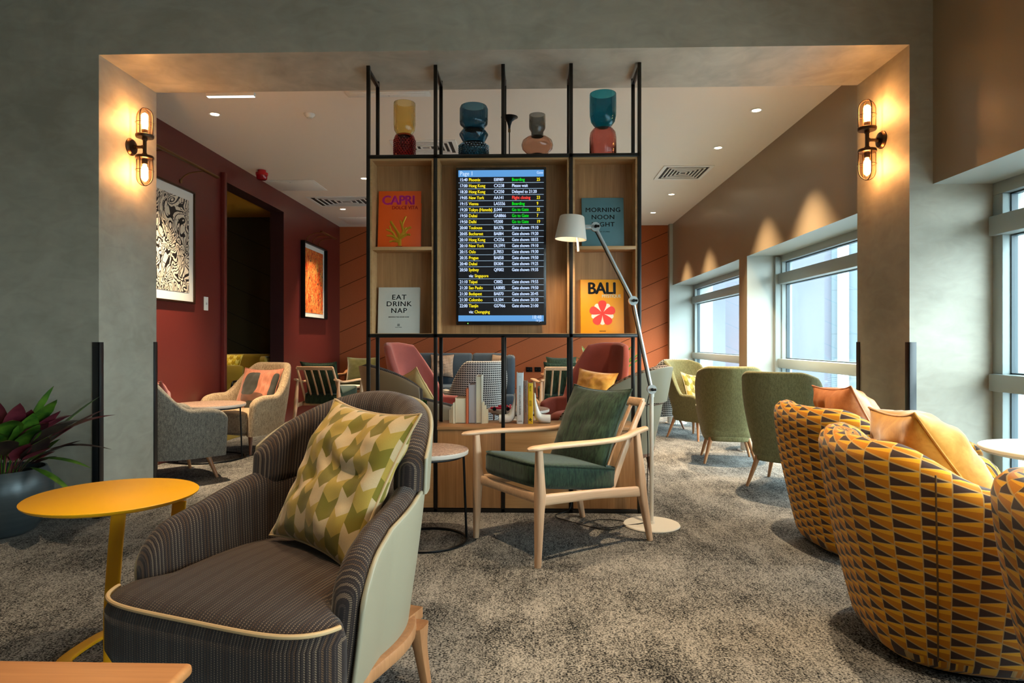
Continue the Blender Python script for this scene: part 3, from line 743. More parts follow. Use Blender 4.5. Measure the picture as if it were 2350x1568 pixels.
bm = B(); top, bot = sy(394), sy(409); box(bm, -W_, W_, -.003, -.0015, bot, H_+.002); obj('blue_band', bm, cb, r, smooth=None); bm = B(); box(bm, -W_, W_, -.003, -.0015, -H_+.004, sy(727)); obj('blue_band', bm, cb, r, smooth=None)
rows = [('15:40', 'Phoenix', 'EI8989', 'Boarding', '25', 'g'), ('17:00', 'Hong Kong', 'CX238', 'Please wait', '', 'w'), ('18:20', 'Hong Kong', 'CX250', 'Delayed to 21:20', '', 'w'),
 ('19:05', 'New York', 'AA141', 'Flight closing', '23', 'r'), ('19:15', 'Vienna', 'LA5556', 'Boarding', '9', 'g'), ('19:20', 'Tokyo (Haneda)', 'JL044', 'Go to Gate', '35', 'g'),
 ('19:50', 'Dubai', 'GA8866', 'Go to Gate', '7', 'g'), ('19:50', 'Delhi', 'VS300', 'Go to Gate', '19', 'g'), ('20:00', 'Toulouse', 'BA376', 'Gate shown 19:10', '', 'w'),
 ('20:05', 'Bucharest', 'BA884', 'Gate shown 19:20', '', 'w'), ('20:10', 'Hong Kong', 'CX256', 'Gate shown 18:55', '', 'w'), ('20:10', 'New York', 'DL5991', 'Gate shown 19:10', '', 'w'),
 ('20:15', 'Oslo', 'JL7853', 'Gate shown 19:30', '', 'w'), ('20:35', 'Prague', 'BA858', 'Gate shown 19:50', '', 'w'), ('20:40', 'Dubai', 'EK004', 'Gate shown 19:25', '', 'w'),
 ('20:50', 'Sydney', 'QF002', 'Gate shown 19:35', '', 'w'), ('', 'via: Singapore', '', '', '', 'v'), ('21:10', 'Taipei', 'CI082', 'Gate shown 19:55', '', 'w'), ('21:20', 'Sao Paulo', 'LA8085', 'Gate shown 19:50', '', 'w'),
 ('21:30', 'Budapest', 'BA870', 'Gate shown 20:45', '', 'w'), ('21:30', 'Colombo', 'UL504', 'Gate shown 20:30', '', 'w'), ('22:00', 'Tianjin', 'GS7966', 'Gate shown 21:00', '', 'w'), ('', 'via: Chongqing', '', '', '', 'v')]
bm = B(); SZ = .0315; BO = .022; Yt = -.004; cidx = {'w': 0, 'g': 2, 'r': 3}
kx = 4.6/1500
def lx(px): return -W_+(px-1051.5)*(2*W_)/(1248.5-1051.5)
bl = B()
for i, (a, b, c, d, e, k) in enumerate(rows):
    bm = B(); py = 415.5+i*13.78; z = (568-py)*2*hh/(749-387)-.0105
    if k == 'v':
        txt(bm, 'via:', SZ*.96, lx(1076), z, Yt, bold=BO, mi=0, sx=.82); txt(bm, b[5:], SZ*.96, lx(1089), z, Yt, bold=BO, mi=1, sx=.82)
    else:
        txt(bm, a, SZ, lx(1054.5), z, Yt, bold=BO, mi=0, sx=.80); txt(bm, b, SZ, lx(1075.5), z, Yt, bold=BO, mi=1, sx=.80)
        txt(bm, c, SZ, lx(1133.5), z, Yt, bold=BO, mi=0, sx=.80); txt(bm, d, SZ, lx(1175), z, Yt, bold=BO, mi=cidx[k], sx=.80)
        if e: txt(bm, e, SZ, lx(1232), z, Yt, bold=BO, mi=1, sx=.80)
    obj('flight_row', bm, [cw, cy_, cg, cr], r, smooth=None)
    if not (i+1 < len(rows) and rows[i+1][5] == 'v') and i < len(rows)-1:
        zl = (568-(py+6.9))*2*hh/(749-387); box(bl, -W_, W_, -.0035, -.0022, zl-.0017, zl+.0017)
bm = B(); txt(bm, 'Page 1', .042, lx(1055), zz(401)-.014, Yt, bold=.004, mi=0, sx=.86); txt(bm, 'Gate', .027, lx(1247), zz(400)-.008, Yt, 'RIGHT', .004, 0, .86)
txt(bm, '18:48', .036, lx(1243.5), zz(731)-.012, Yt, 'RIGHT', .004, 0, .86); txt(bm, '16 Jul', .022, lx(1243.5), zz(738)-.01, Yt, 'RIGHT', .004, 0, .86)
obj('banner_text', bm, [cw, cy_, cg, cr], r, smooth=None)
obj('row_line', bl, emis('row_line_glow', C(150, 178, 200), 0.40), r, smooth=None)
bm = B(); lathe(bm, [(.003, 0), (.003, .002)], n=10); o = obj('standby_light', bm, emis('standby_green', C(120, 255, 90), 1.5), r, loc=(lx(1073.5), -.001, -hh+.011)); o.rotation_euler = (PI/2, 0, 0)
# ================================================================== SEATING
def ss(a, b, x): t = max(0, min(1, (x-a)/(b-a))); return t*t*(3-2*t)
G = {}
def lounge(name, label, loc, rz, fab, lea, pip, wood_, group=None):
    r = thing(name, label, 'armchair', loc, rz, group)
    pl = plan(.342, -.29, .37, .44, 2.15, .395)
    def arm(s_):
        a = abs(s_); return .60+.12*min(1, max(0, (1-a)/.5))**1.0
    obj('arm_shell', shell(B(), pl, .27, lambda s_: arm(s_), .085, .05, .12, leanf=lambda q: ss(.8, .1, abs(q)), rc=.12, ns=64), fab, r, smooth=60)
    obj('outer_shell', shell(B(), pl, .25, lambda s_: arm(s_)-.022, .016, .05, .12, off=.05, leanf=lambda q: ss(.8, .1, abs(q)), smin=-.985, smax=.985, rc=.12, ns=64), lea, r, smooth=60, label='smooth leather outer shell')
    dm = lambda s_: .70+.30*max(0, 1-(s_/.57)**2)**.70
    lf = lambda q: ss(.8, .1, abs(q))
    obj('headrest', shell(B(), pl, .70, dm, .115, .0, .20, off=.0, smin=-.52, smax=.52, rc=.0, ns=60, roundb=True, leanf=lf, bot=lambda q: .705), fab, r, smooth=60)
    obj('headrest_shell', shell(B(), pl, .70, lambda s_: dm(s_)-.014, .014, .0, .20, off=.054, smin=-.49, smax=.49, rc=0, ns=60, leanf=lf, bot=lambda q: .685), lea, r, smooth=60, label='leather back of the headrest')
    def xf(y): return 1-.27*ss(-.33, -.24, y)
    bm = B(); slab(bm, .42, -.46, .30, .265, .465, p=5, r=.045, crown=.045, n=96, xf=xf); obj('seat', bm, fab, r, smooth=60)
    pts = []
    for i in range(61):
        a = PI*1.13+i/60*(PI*.74); c, sn = math.cos(a), math.sin(a); p_ = 5
        x_ = math.copysign(abs(c)**(2/p_), c)*.413; y_ = -.08+math.copysign(abs(sn)**(2/p_), sn)*.373
        pts.append(Vector((x_*xf(y_), y_, .458)))
    bm = B(); tube(bm, pts, .0065, n=8); obj('piping', bm, pip, r, label='tan leather piping along the seat front')
    bm = B(); at_, T = plan(.345, -.38, .33, .36, 2.3)
    ring = [Vector((at_(-1+2*i/40)[0], at_(-1+2*i/40)[1], .235)) for i in range(41)]; sweep(bm, ring, .022, .03, side=(0, 0, 1), n=12, p=6)
    sweep(bm, [(-.345, -.37, .235), (0, -.385, .235), (.345, -.37, .235)], .022, .03, side=(0, 0, 1), n=12, p=6)
    box(bm, -.30, .30, -.34, .28, .225, .262); obj('base_frame', bm, wood_, r)
    for (a, b) in ((-1, -1), (1, -1), (-1, 1), (1, 1)):
        bm = B(); y = -.33 if b < 0 else .20; sweep(bm, spline([(a*.325, y, .235), (a*.33, y+b*.01, .15), (a*.345, y+b*.03, .0)], 5), [.036, .022, .014], [.03, .02, .015], side=(0, 1, 0), n=12, p=4); obj('leg', bm, wood_, r)
    return r
FRONT = lounge('lounge_chair', 'brown ribbed lounge chair with pale leather shell in the foreground', (-.755, 2.13, 0), -.34, M['rib'], M['leather'], M['piping'], M['beech'])
m4 = Matrix.Translation((-.640, 2.215, .735)) @ Euler((0, 0, -.70)).to_matrix().to_4x4() @ Euler((-.50, .04, 0)).to_matrix().to_4x4()
pillow('cushion', 'green and gold scale patterned cushion on the brown ribbed lounge chair', .50, .17, m4, M['scales'], 1, size2=.53, wr=.016, n=44, fold=.05)
# two more of the same design beyond the divider, seen from behind
L2 = lounge('lounge_chair', 'lounge chair with taupe leather back behind the left of the divider', tuple(P(965, 900, 5.9).to_2d())+(0,), 2.2, M['rib'], M['taupeleather'], M['piping'], M['walnut'])
L3 = lounge('lounge_chair', 'lounge chair with pale grey leather back to the right of the floor lamp', tuple(P(1400, 900, 5.75).to_2d())+(0,), -2.2, M['houndb'], M['leather'], M['piping'], M['walnut'])
pillow('cushion', 'lemon yellow cushion in the taupe leather lounge chair', .46, .13, at(L2, (.08, .02, .70), -.45, .3, .2), M['lemon'], 4)
pillow('cushion', 'black and white patterned cushion in the pale grey leather lounge chair', .40, .13, at(L3, (.0, .10, .68), -.35), M['houndb'], 5)
# ---- danish easy chair
def danish(label, loc, rz, wd, wz, cush, seed=0, group='open wooden framed easy chairs', cl='', cs=.54):
    r = thing('easy_chair', label, 'armchair', loc, rz, group)
    for a in (-1, 1):
        bm = B(); sweep(bm, [(a*.318, -.405, 0), (a*.317, -.395, .28), (a*.317, -.39, .38), (a*.322, -.40, .625)], [.016, .024, .028, .018], [.015, .024, .028, .017], side=(0, 1, 0), n=14, p=3.5); obj('front_leg', bm, wz, r)
        bm = B(); sweep(bm, [(a*.312, .435, 0), (a*.312, .37, .28), (a*.312, .358, .36), (a*.300, .335, .655)], [.016, .027, .03, .018], [.015, .022, .024, .016], side=(0, 1, 0), n=14, p=3.5); obj('rear_leg', bm, wz, r)
        bm = B(); sweep(bm, spline([(a*.345, -.49, .632), (a*.343, -.44, .636), (a*.338, -.25, .636), (a*.322, 0, .628), (a*.300, .2, .628), (a*.293, .33, .655), (a*.292, .42, .672)], 6), [.008, .034, .036, .03, .022, .024, .022], [.006, .013, .015, .015, .016, .018, .014], side=(1, 0, 0), n=16, p=2.6); obj('armrest', bm, wd, r)
        bm = B(); sweep(bm, [(a*.314, -.385, .352), (a*.312, 0, .335), (a*.31, .36, .305)], [.03, .027, .03], [.013, .012, .013], side=(0, 0, 1), n=12, p=4); obj('side_rail', bm, wd, r)
        bm = B(); sweep(bm, spline([(a*.262, .15, .30), (a*.262, .27, .55), (a*.262, .43, .83)], 5), [.022, .02, .016], [.013, .013, .012], side=(0, 1, 0), n=12, p=4); obj('back_stile', bm, wz, r)
    bm = B(); sweep(bm, [(-.30, -.375, .352), (.30, -.375, .352)], .028, .014, side=(0, 0, 1), n=12, p=3); obj('front_rail', bm, wd, r)
    bm = B(); sweep(bm, [(-.30, .17, .31), (.30, .17, .31)], .02, .014, side=(0, 0, 1), n=12, p=3); obj('rear_rail', bm, wd, r)
    bm = B(); sweep(bm, spline([(-.262, .425, .825), (0, .445, .825), (.262, .425, .825)], 6), .026, .012, side=(0, .3, .95), n=12, p=4); obj('top_rail', bm, wd, r)
    for x in (-.157, -.052, .052, .157):
        bm = B(); sweep(bm, [(x, .165, .31), (x, .28, .55), (x, .432, .81)], .013, .008, side=(1, 0, 0), n=10, p=3); obj('slat', bm, wz, r)
    bm = B(); slab(bm, .285, -.40, .24, .405, .54, p=7, r=.028, crown=.02, n=80, tilt=-.14)
    sc = obj('seat_cushion', bm, cush, r, smooth=50)
    bm = B(); pts = []
    for i in range(80):
        a = 2*PI*i/80; c, sn = math.cos(a), math.sin(a); x_ = math.copysign(abs(c)**(2/7), c)*.281; y_ = -.08+math.copysign(abs(sn)**(2/7), sn)*.316; pts.append(Vector((x_, y_, .534-.14*(y_+.40))))
    tube(bm, pts, .005, n=6, closed=True); obj('piping', bm, cush, sc)
    if cl: pillow('cushion', cl, cs, .17, at(r, (0, .215, .665), -.43, 0, 0), cush, seed, wr=.006, n=36)
    return r
danish('pale ash easy chair with green velvet seat in front of the divider', (.184, 3.95, 0), -.95, M['ash'], M['ashz'], M['velvet'], 2, cl='large green velvet cushion on the easy chair in front of the divider')
p_ = P(755, 900, 9.3); danish('slatted easy chair seen from behind near the dark doorway', (p_.x, p_.y, 0), PI-.15, M['ash'], M['ashz'], M['velvet'], 6, cl='green velvet cushion behind the slats of the chair near the doorway')
p_ = P(826, 900, 11.2); danish('easy chair with olive velvet cushion in the far left corner', (p_.x, p_.y, 0), .1, M['beech'], M['beech'], M['olivevelvet'], 7, cl='olive velvet cushion on the far corner easy chair')
p_ = P(1285, 900, 9.2); danish('slatted easy chair seen from behind between the red wing chair and orange wall', (p_.x, p_.y, 0), PI+.1, M['ash'], M['ashz'], M['velvet'], 8, cl='green velvet cushion rising above the slatted chair by the red wing chair')
p_ = P(1290, 900, 11.3); rr_ = danish('easy chair facing the room below the orange wall, mostly hidden', (p_.x, p_.y, 0), 0.0, M['beech'], M['beech'], M['velvet'], 9, cl='green velvet cushion on the easy chair backed against the orange wall')
# ---- upholstered tub on splayed legs
def tub(name, label, loc, rz, mat, legm, kind='tweed', group=None, inner=None):
    r = thing(name, label, 'armchair', loc, rz, group)
    if kind == 'tweed':
        pl = plan(.385, -.32, .34, .42, 2.3); hf = lambda s_: .62+.33*ss(.66, .24, abs(s_))-.03*ss(.8, 1, abs(s_)); a = (.20, .085, .055, .14); seat = (.33, -.34, .28, .24, .43); lg = (.30, -.26, .28, .22)
    elif kind == 'hound':
        pl = plan(.36, -.30, .36, .44, 2.2); hf = lambda s_: .60+.36*ss(.62, .25, abs(s_))-.02*ss(.8, 1, abs(s_)); a = (.20, .075, .07, .12); seat = (.30, -.32, .30, .24, .43); lg = (.27, -.24, .26, .22)
    else:
        pl = plan(.305, -.30, .29, .36, 3.0); hf = lambda s_: .60+.355*ss(.66, .43, abs(s_))-.03*ss(.85, 1, abs(s_))-.05*ss(.25, .5, abs(s_)); a = (.22, .055, .10, .16); seat = (.25, -.32, .24, .26, .44); lg = (.24, -.24, .25, .25)
    obj('shell', shell(B(), pl, a[0], hf, a[1], a[2], a[3], rc=.09, ns=60, leanf=lambda q: max(0, 1-abs(q)*1.3)), mat, r, smooth=60)
    bm = B(); slab(bm, seat[0], seat[1], seat[2], seat[3]-.02, seat[4], p=4, r=.045, crown=.03, n=64); obj('seat', bm, mat, r, smooth=60)
    bm = B(); slab(bm, seat[0]-.02, seat[1]+.06, seat[2]-.0, a[0]-.004, a[0]+.05, p=3.5, r=.015, crown=0, n=48); obj('underside', bm, mat, r, smooth=60)
    legs4(r, legm, lg[0], lg[1], lg[2], lg[3]+.01, ra=.023, rb=.012, sx=.07, sy=.07)
    return r
GT = 'grey and beige tweed tub chairs by the red wall'
tub('tub_chair', 'grey tweed tub chair seen from behind beside the portal', (-3.14, 5.66, 0), 2.42, M['tweedgrey'], M['beech'], group=GT)
p_ = P(572, 900, 7.2); TB = tub('tub_chair', 'beige tweed tub chair facing the round table, with a shapes cushion', (p_.x, p_.y, 0), -.42, M['tweedbeige'], M['walnut'], group=GT)
pillow('cushion', 'orange and black abstract shapes cushion on the beige tweed chair', .54, .15, at(TB, (.0, .12, .64), -.4, 0, .1), M['shapes'], 11)
pillow('cushion', 'pink cushion just showing behind the grey tweed chair back', .42, .12, at(bpy.data.objects['tub_chair'], (.0, .08, .66), -.3, 0, -.1), M['pink'], 12)
GH = 'black and white basketweave tub chairs'
p_ = P(1092, 900, 8.1); tub('tub_chair', 'black and white basketweave tub chair with its back turned, behind the divider', (p_.x, p_.y, 0), -2.75, M['hound'], M['walnut'], 'hound', GH)
p_ = P(885, 900, 10.2); tub('tub_chair', 'dark basketweave tub chair behind the pink wing chair', (p_.x, p_.y, 0), -1.2, M['houndb'], M['walnut'], 'hound', GH)
p_ = P(1505, 900, 8.9); tub('tub_chair', 'basketweave tub chair behind the pale leather lounge chair', (p_.x, p_.y, 0), -2.5, M['hound'], M['walnut'], 'hound', GH)
GO = 'olive wool high backed chairs along the windows'
o1 = tub('tub_chair', 'farthest olive chair, turned so its front and scale cushion show', (2.05, 8.15, 0), .62, M['olive'], M['beech'], 'olive', GO)
o2 = dup(o1, (1.98, 6.62, 0), 2.95, 'middle olive chair showing its whole back and legs')
o3 = dup(o1, (2.13, 5.48, 0), 2.45, 'nearest olive chair, partly behind the yellow patterned tubs')
pillow('cushion', 'small green scale patterned cushion on the farthest olive chair', .40, .12, at(o1, (.03, .06, .60), -.4, .15, .1), M['scales'], 14)
M['seam'] = plain('brown_seam', C(96, 66, 20), .8)
# ---- yellow triangle tubs
def bucket(label, loc, rz):
    r = thing('tub_armchair', label, 'armchair', loc, rz, 'yellow and charcoal triangle patterned tub armchairs')
    pl = plan(.415, -.36, .40, .50, 2.9); hf = lambda s_: .70+.135*ss(.60, .30, abs(s_))-.02*ss(.8, 1, abs(s_))
    sh = obj('shell', shell(B(), pl, .03, hf, .13, .13, .03, rc=.10, ns=90, nv=18, tp=1.5, leanf=lambda q: max(0, 1-abs(q)*1.3), roundb=True, bot=lambda q: .075), M['triangle'], r, smooth=70)
    at_, T = pl
    for q in (-.43, .43):
        x, y, nx, ny = at_(q); pts = []
        for i in range(22):
            z = .07+(hf(q)-.035-.07)*i/21; v = max(0, (z-.03))/.97; w_ = .066-.13*max(0, 1-v/.75)**1.5
            pts.append(Vector((x+nx*w_, y+ny*w_+.03*max(0, 1-abs(q)*1.3)*max(0, z-.35), z)))
        bm = B(); tube(bm, pts, .003, n=6); obj('seam', bm, M['seam'], sh)
    bm = B(); slab(bm, .335, -.40, .33, .12, .43, p=4, r=.06, crown=.035, n=72); obj('seat', bm, M['triangle'], r, smooth=70)
    bm = B(); slab(bm, .28, -.26, .26, 0.0, .08, p=3, r=.01, crown=0); obj('plinth', bm, M['black'], r)
    return r
Y1 = bucket('farthest yellow triangle patterned tub armchair, holding the tan cushion', (1.95, 3.84, 0), 1.66)
Y2 = bucket('large middle yellow triangle patterned tub armchair, holding the mustard cushion', (1.68, 2.63, 0), 1.42)
Y3 = bucket('nearest yellow patterned tub armchair, cut by the right edge', (1.70, 1.58, 0), 1.40)
pillow('cushion', 'tan leather cushion on the farthest yellow patterned tub', .50, .24, at(Y1, (-.02, .10, .72), -.5, .06, -.1), M['tanleather'], 21, wr=.02, n=36)
pillow('cushion', 'mustard velvet cushion on the middle yellow patterned tub', .54, .28, at(Y2, (-.02, .09, .70), -.6, .06, -.05), M['mustard'], 22, wr=.022, n=36)
# ---- wing chairs
def wing(label, loc, rz, mat):
    r = thing('wing_chair', label, 'armchair', loc, rz, 'tall backed wool wing chairs behind the divider')
    pl = plan(.36, -.34, .36, .42, 2.8)
    hf = lambda s_: .62+.56*min(1, max(0, (.52-abs(s_))/.25))**.85-.03*ss(.8, 1, abs(s_))-.03*ss(.1, .3, abs(s_))
    obj('shell', shell(B(), pl, .22, hf, .07, .05, .30, rc=.05, ns=90, leanf=lambda q: max(0, 1-abs(q)*1.5)), mat, r, smooth=60)
    bm = B(); slab(bm, .30, -.37, .30, .26, .44, p=4, r=.05, crown=.03, n=64); obj('seat', bm, mat, r, smooth=60)
    bm = B(); slab(bm, .26, -.26, .26, .19, .24, p=4, r=.01, crown=0); obj('underside', bm, mat, r)
    legs4(r, M['walnut'], .26, -.26, .26, .22, ra=.02, rb=.012)
    return r
p_ = P(1000, 900, 6.95); W1 = wing('dusty pink tall backed wing chair behind the left of the divider', (p_.x, p_.y, 0), 1.15, M['pink'])
p_ = P(1345, 900, 6.95); W2 = wing('brick red tall backed wing chair behind the right of the divider', (p_.x, p_.y, 0), -.62, M['rust'])
pillow('cushion', 'small yellow cushion on the brick red wing chair', .44, .14, at(W2, (.08, .02, .68), -.45, .1, .15), M['mustard'], 31)
# ---- sofa and banquette
def sofa(name, label, x0, x1, y0, y1, zt, mat, n=3, arm=.16):
    r = thing(name, label, 'sofa', ((x0+x1)/2, (y0+y1)/2, 0)); hx = (x1-x0)/2; hy = (y1-y0)/2
    bm = B(); box(bm, -hx, hx, -hy, hy, .10, .30, .03, seg=3); obj('base', bm, mat, r)
    w_ = (2*hx-2*arm)/n
    for i in range(n):
        a = -hx+arm+i*w_
        bm = B(); box(bm, a+.004, a+w_-.004, -hy-.01, hy-.2, .28, .44, .04, seg=4); obj('seat_cushion', bm, mat, r)
        bm = B(); box(bm, a+.004, a+w_-.004, hy-.30, hy-.08, .42, zt, .05, seg=4); obj('back_cushion', bm, mat, r)
    bm = B(); box(bm, -hx, hx, hy-.10, hy, .1, zt-.05, .04, seg=4); obj('backrest', bm, mat, r)
    for s_ in (-1, 1):
        bm = B(); box(bm, min(s_*hx, s_*(hx-arm)), max(s_*hx, s_*(hx-arm)), -hy*.55, hy, .1, zt-.03, .06, seg=5); obj('arm', bm, mat, r)
    for a in (-1, 1):
        for b in (-1, 1): bm = B(); rod(bm, (a*(hx-.15), b*(hy-.12), .12), (a*(hx-.13), b*(hy-.1), 0), .02, .014); obj('leg', bm, M['walnut'], r)
    return r
SF = sofa('sofa', 'blue grey wool sofa against the orange wall', -2.35, -.27, 10.75, 11.7, .98, M['navy'], 3)
pillow('cushion', 'patterned cushion at the left part of the blue grey sofa', .42, .12, at(SF, (-.22, .05, .76), -.3), M['houndb'], 41)
pillow('cushion', 'patterned cushion at the right end of the blue grey sofa', .42, .12, at(SF, (.80, .02, .76), -.3, 0, -.5), M['houndb'], 42)
BQ = sofa('banquette', 'mustard wool banquette along the dark wall beyond the doorway', -6.0, -3.85, 9.15, 9.98, 1.0, M['mustwool'], 3, .05)
pillow('cushion', 'yellow scale patterned cushion seen through the doorway', .52, .14, at(BQ, (.42, -.14, .77), -.3, .08, .1), M['scaley'], 43)
# snug armchair with black metal arms
p_ = P(515, 900, 8.75); r = thing('metal_arm_chair', 'patterned seat chair with black metal arms beyond the doorway', 'armchair', (p_.x-.12, p_.y-.05, 0), .15)
bm = B(); slab(bm, .28, -.3, .3, .36, .48, p=5, r=.03, crown=.03); obj('seat', bm, M['hound'], r)
bm = B(); slab(bm, .27, -.06, .06, .0, .42, p=5, r=.03, crown=0); o = obj('backrest', bm, M['mustwool'], r, loc=(0, .3, .44)); o.rotation_euler = (-.25, 0, 0)
for s_ in (-1, 1):
    bm = B(); tube(bm, spline([(s_*.31, -.28, 0), (s_*.31, -.28, .5), (s_*.31, -.25, .64), (s_*.31, -.1, .66), (s_*.31, .3, .62), (s_*.31, .36, .3), (s_*.31, .38, 0)], 6), .014, n=10); obj('arm', bm, M['black'], r)
bm = B(); rod(bm, (-.31, -.28, .34), (.31, -.28, .34), .012); rod(bm, (-.31, .34, .34), (.31, .34, .34), .012); obj('crossbar', bm, M['black'], r)
# ================================================================== TABLES
def ringtable(label, x, y, r_, z, topm, nleg=3, a0=0, frame=None, group='round side tables on black ring bases', rb=None):
    r = thing('side_table', label, 'table', (x, y, 0), 0, group); frame = frame or M['black']; rb = rb or r_
    bm = B(); lathe(bm, [(r_-.012, z-.032), (r_-.002, z-.026), (r_, z-.008), (r_-.002, z-.003)], n=64); obj('table_edge', bm, M['edge'], r)
    bm = B(); lathe(bm, [(r_-.003, z-.006), (r_-.003, z-.001), (r_-.006, z), (0, z)], n=64); obj('tabletop', bm, topm, r)
    bm = B(); tube(bm, circle(0, 0, .009, rb-.012, 56), .008, n=8, closed=True); obj('ring_base', bm, frame, r)
    bm = B(); tube(bm, circle(0, 0, z-.04, r_-.04, 48), .008, n=8, closed=True); obj('top_ring', bm, frame, r)
    for i in range(nleg):
        a = a0+2*PI*i/nleg; bm = B(); rod(bm, ((rb-.012)*math.cos(a), (rb-.012)*math.sin(a), .01), ((r_-.03)*math.cos(a), (r_-.03)*math.sin(a), z-.033), .0075); obj('leg', bm, frame, r)
    return r
ringtable('small terrazzo topped table beside the brown ribbed lounge chair', -.615, 3.90, .245, .55, M['terrazzo'], 3, .15)
p_ = P(480, 900, 6.65); ringtable('speckled round table between the two tweed tub chairs', p_.x, p_.y, .35, .56, M['terrazzo'], 3, .0)
p_ = P(1190, 900, 6.55); T3 = ringtable('terrazzo topped table behind the books, carrying the red toy car', p_.x, p_.y, .31, .52, M['terrazzo'], 3, .6, M['walnut'])
p_ = P(800, 900, 10.2); ringtable('small pale round table between the corner easy chairs', p_.x, p_.y, .22, .50, M['white'], 3, .2)
# yellow table
cx, cy = -1.615, 2.49
r = thing('side_table', 'bright yellow metal round side table at the left', 'table', (cx, cy, 0))
bm = B(); zt = .605; lathe(bm, [(.0, zt-.022), (.27, zt-.022), (.288, zt-.016), (.298, zt-.008), (.30, zt-.003), (.296, zt), (0, zt)], n=96); obj('tabletop', bm, M['yellow'], r)
for (a, b) in (((.105, -.13), (.07, -.16)), ((.27, -.02), (.26, .02))):
    bm = B(); sweep(bm, spline([(a[0], a[1], zt-.02), (a[0]-.015, a[1], .42), (a[0]-.03, a[1], .2), (a[0]-.03, a[1], .006)], 6), .024, .009, side=(1, .25, 0), n=12, p=6); obj('leg', bm, M['yellow'], r)
bm = B(); sweep(bm, spline([(.075, -.13, .008), (-.02, -.16, .008), (-.12, -.10, .008), (-.10, .16, .008), (.05, .2, .008), (.24, -.02, .008)], 8), .007, .026, side=(0, 0, 1), n=12, p=6); obj('foot_bar', bm, M['yellow'], r)
# foreground wood table
r = thing('coffee_table', 'oak topped coffee table at the bottom left corner', 'table', (-1.42, 1.12, 0))
bm = B(); box(bm, -.64, .64, -.40, .375, .425, .455, .012, seg=4); obj('tabletop', bm, M['oaktop'], r)
bm = B(); box(bm, -.54, .54, -.30, .28, .375, .425, .004); obj('apron', bm, M['oaktop'], r)
for a in (-1, 1):
    for b in (-1, 1): bm = B(); rod(bm, (a*.48, b*.25, .38), (a*.52, b*.29, 0), .022, .015); obj('leg', bm, M['beech'], r)
# window side tables with fluted pedestals
def fluted(label, x, y, z=.72, rt=.34):
    r = thing('pedestal_table', label, 'table', (x, y, 0), 0, 'white tables on fluted pedestals by the windows')
    bm = B(); lathe(bm, [(.15, 0), (.15, .012), (.118, .012), (.118, z-.03)], n=160, ribs=32, ribd=.03); obj('pedestal', bm, M['ceramic'], r)
    bm = B(); lathe(bm, [(0, z-.03), (rt-.02, z-.03), (rt, z-.015), (rt, z-.004), (rt-.004, z), (0, z)], n=72); obj('tabletop', bm, M['white'], r)
fluted('white round table against the near window, behind the middle yellow tub', 2.50, 3.14, .69, .33)
p_ = P(1725, 900, 7.3); fluted('white fluted pedestal table between the olive chairs', 2.42, 7.2, .62, .30)
p_ = P(1551, 900, 9.5); fluted('white fluted pedestal table beyond the farthest olive chair', p_.x, p_.y, .62, .28)
# ================================================================== FLOOR LAMP
def W(px, py, t=4.27): return P(px, py, t)
LX, LY = .788, 4.27
r = thing('floor_lamp', 'off-white jointed floor lamp leaning its shade over the divider', 'floor lamp', (LX, LY, 0))
def loc(v): return Vector((v.x-LX, v.y-LY, v.z))
bm = B(); lathe(bm, [(0, 0), (.18, 0), (.182, .006), (.178, .012), (.02, .013), (.016, .03), (0, .03)], n=64); obj('base', bm, M['offwhite'], r)
J1 = loc(W(1495, 893)); J1.x = 0; J2 = loc(W(1452, 691)); J3 = loc(W(1366, 522)); J1.y = J2.y = J3.y = 0
bm = B(); rod(bm, (0, 0, .01), (0, 0, J1.z-.03), .0125, n=20); rod(bm, (0, 0, J1.z-.05), (0, 0, J1.z-.02), .016); obj('pole', bm, M['offwhite'], r)
for (a, b) in ((J1, J2), (J2, J3)):
    d = (b-a).normalized(); bm = B(); sweep(bm, [a+d*.02, b-d*.02], .015, .009, side=(0, 1, 0), n=12, p=4)
    off = d.cross(Vector((0, 1, 0)))*.0; obj('arm', bm, M['alum'], r)
    bm = B(); n_ = d.cross(Vector((0, 1, 0)))*.014; rod(bm, a+d*.02+n_, b-d*.02+n_, .0035, n=8); obj('tension_rod', bm, M['gunmetal'], r)
for J in (J1, J2, J3):
    bm = B(); rod(bm, J+Vector((0, -.016, 0)), J+Vector((0, .016, 0)), .030, n=32); jt = obj('joint', bm, M['alum'], r)
    bm = B(); rod(bm, J+Vector((0, -.040, 0)), J+Vector((0, -.016, 0)), .010, n=12); rod(bm, J+Vector((.0, -.036, 0)), J+Vector((.022, -.036, 0)), .008, n=10); obj('knob', bm, M['black'], jt)
sc_ = loc(W(1311, 524)); sc_.y = 0
bm = B(); rod(bm, J3+Vector((-.03, 0, 0)), (sc_.x+.095, 0, J3.z+.0), .008); box(bm, sc_.x+.08, J3.x-.02, -.012, .012, J3.z-.014, J3.z+.014, .004); obj('shade_bracket', bm, M['alum'], r)
bm = B(); lathe(bm, [(.104, -.075), (.080, .072), (.074, .078), (0, .078), (0, .074), (.072, .074), (.077, .070), (.101, -.075)], n=64, cap=False)
o = obj('lamp_shade', bm, M['offwhite'], r, loc=sc_); o.rotation_euler = (0, .06, 0)
bm = B(); lathe(bm, [(.0, .02), (.02, .015), (.03, -.01), (.028, -.03), (0, -.045)], n=20); obj('bulb', bm, M['downlight'], o)
bm = B(); rod(bm, (.035, 0, .0), (.055, 0, -.15), .007); obj('handle', bm, M['offwhite'], o)
light('SPOT', (0, 0, -.05), 9, (1, .72, .45), o, spot_size=2.4, spot_blend=.6, shadow_soft_size=.04)
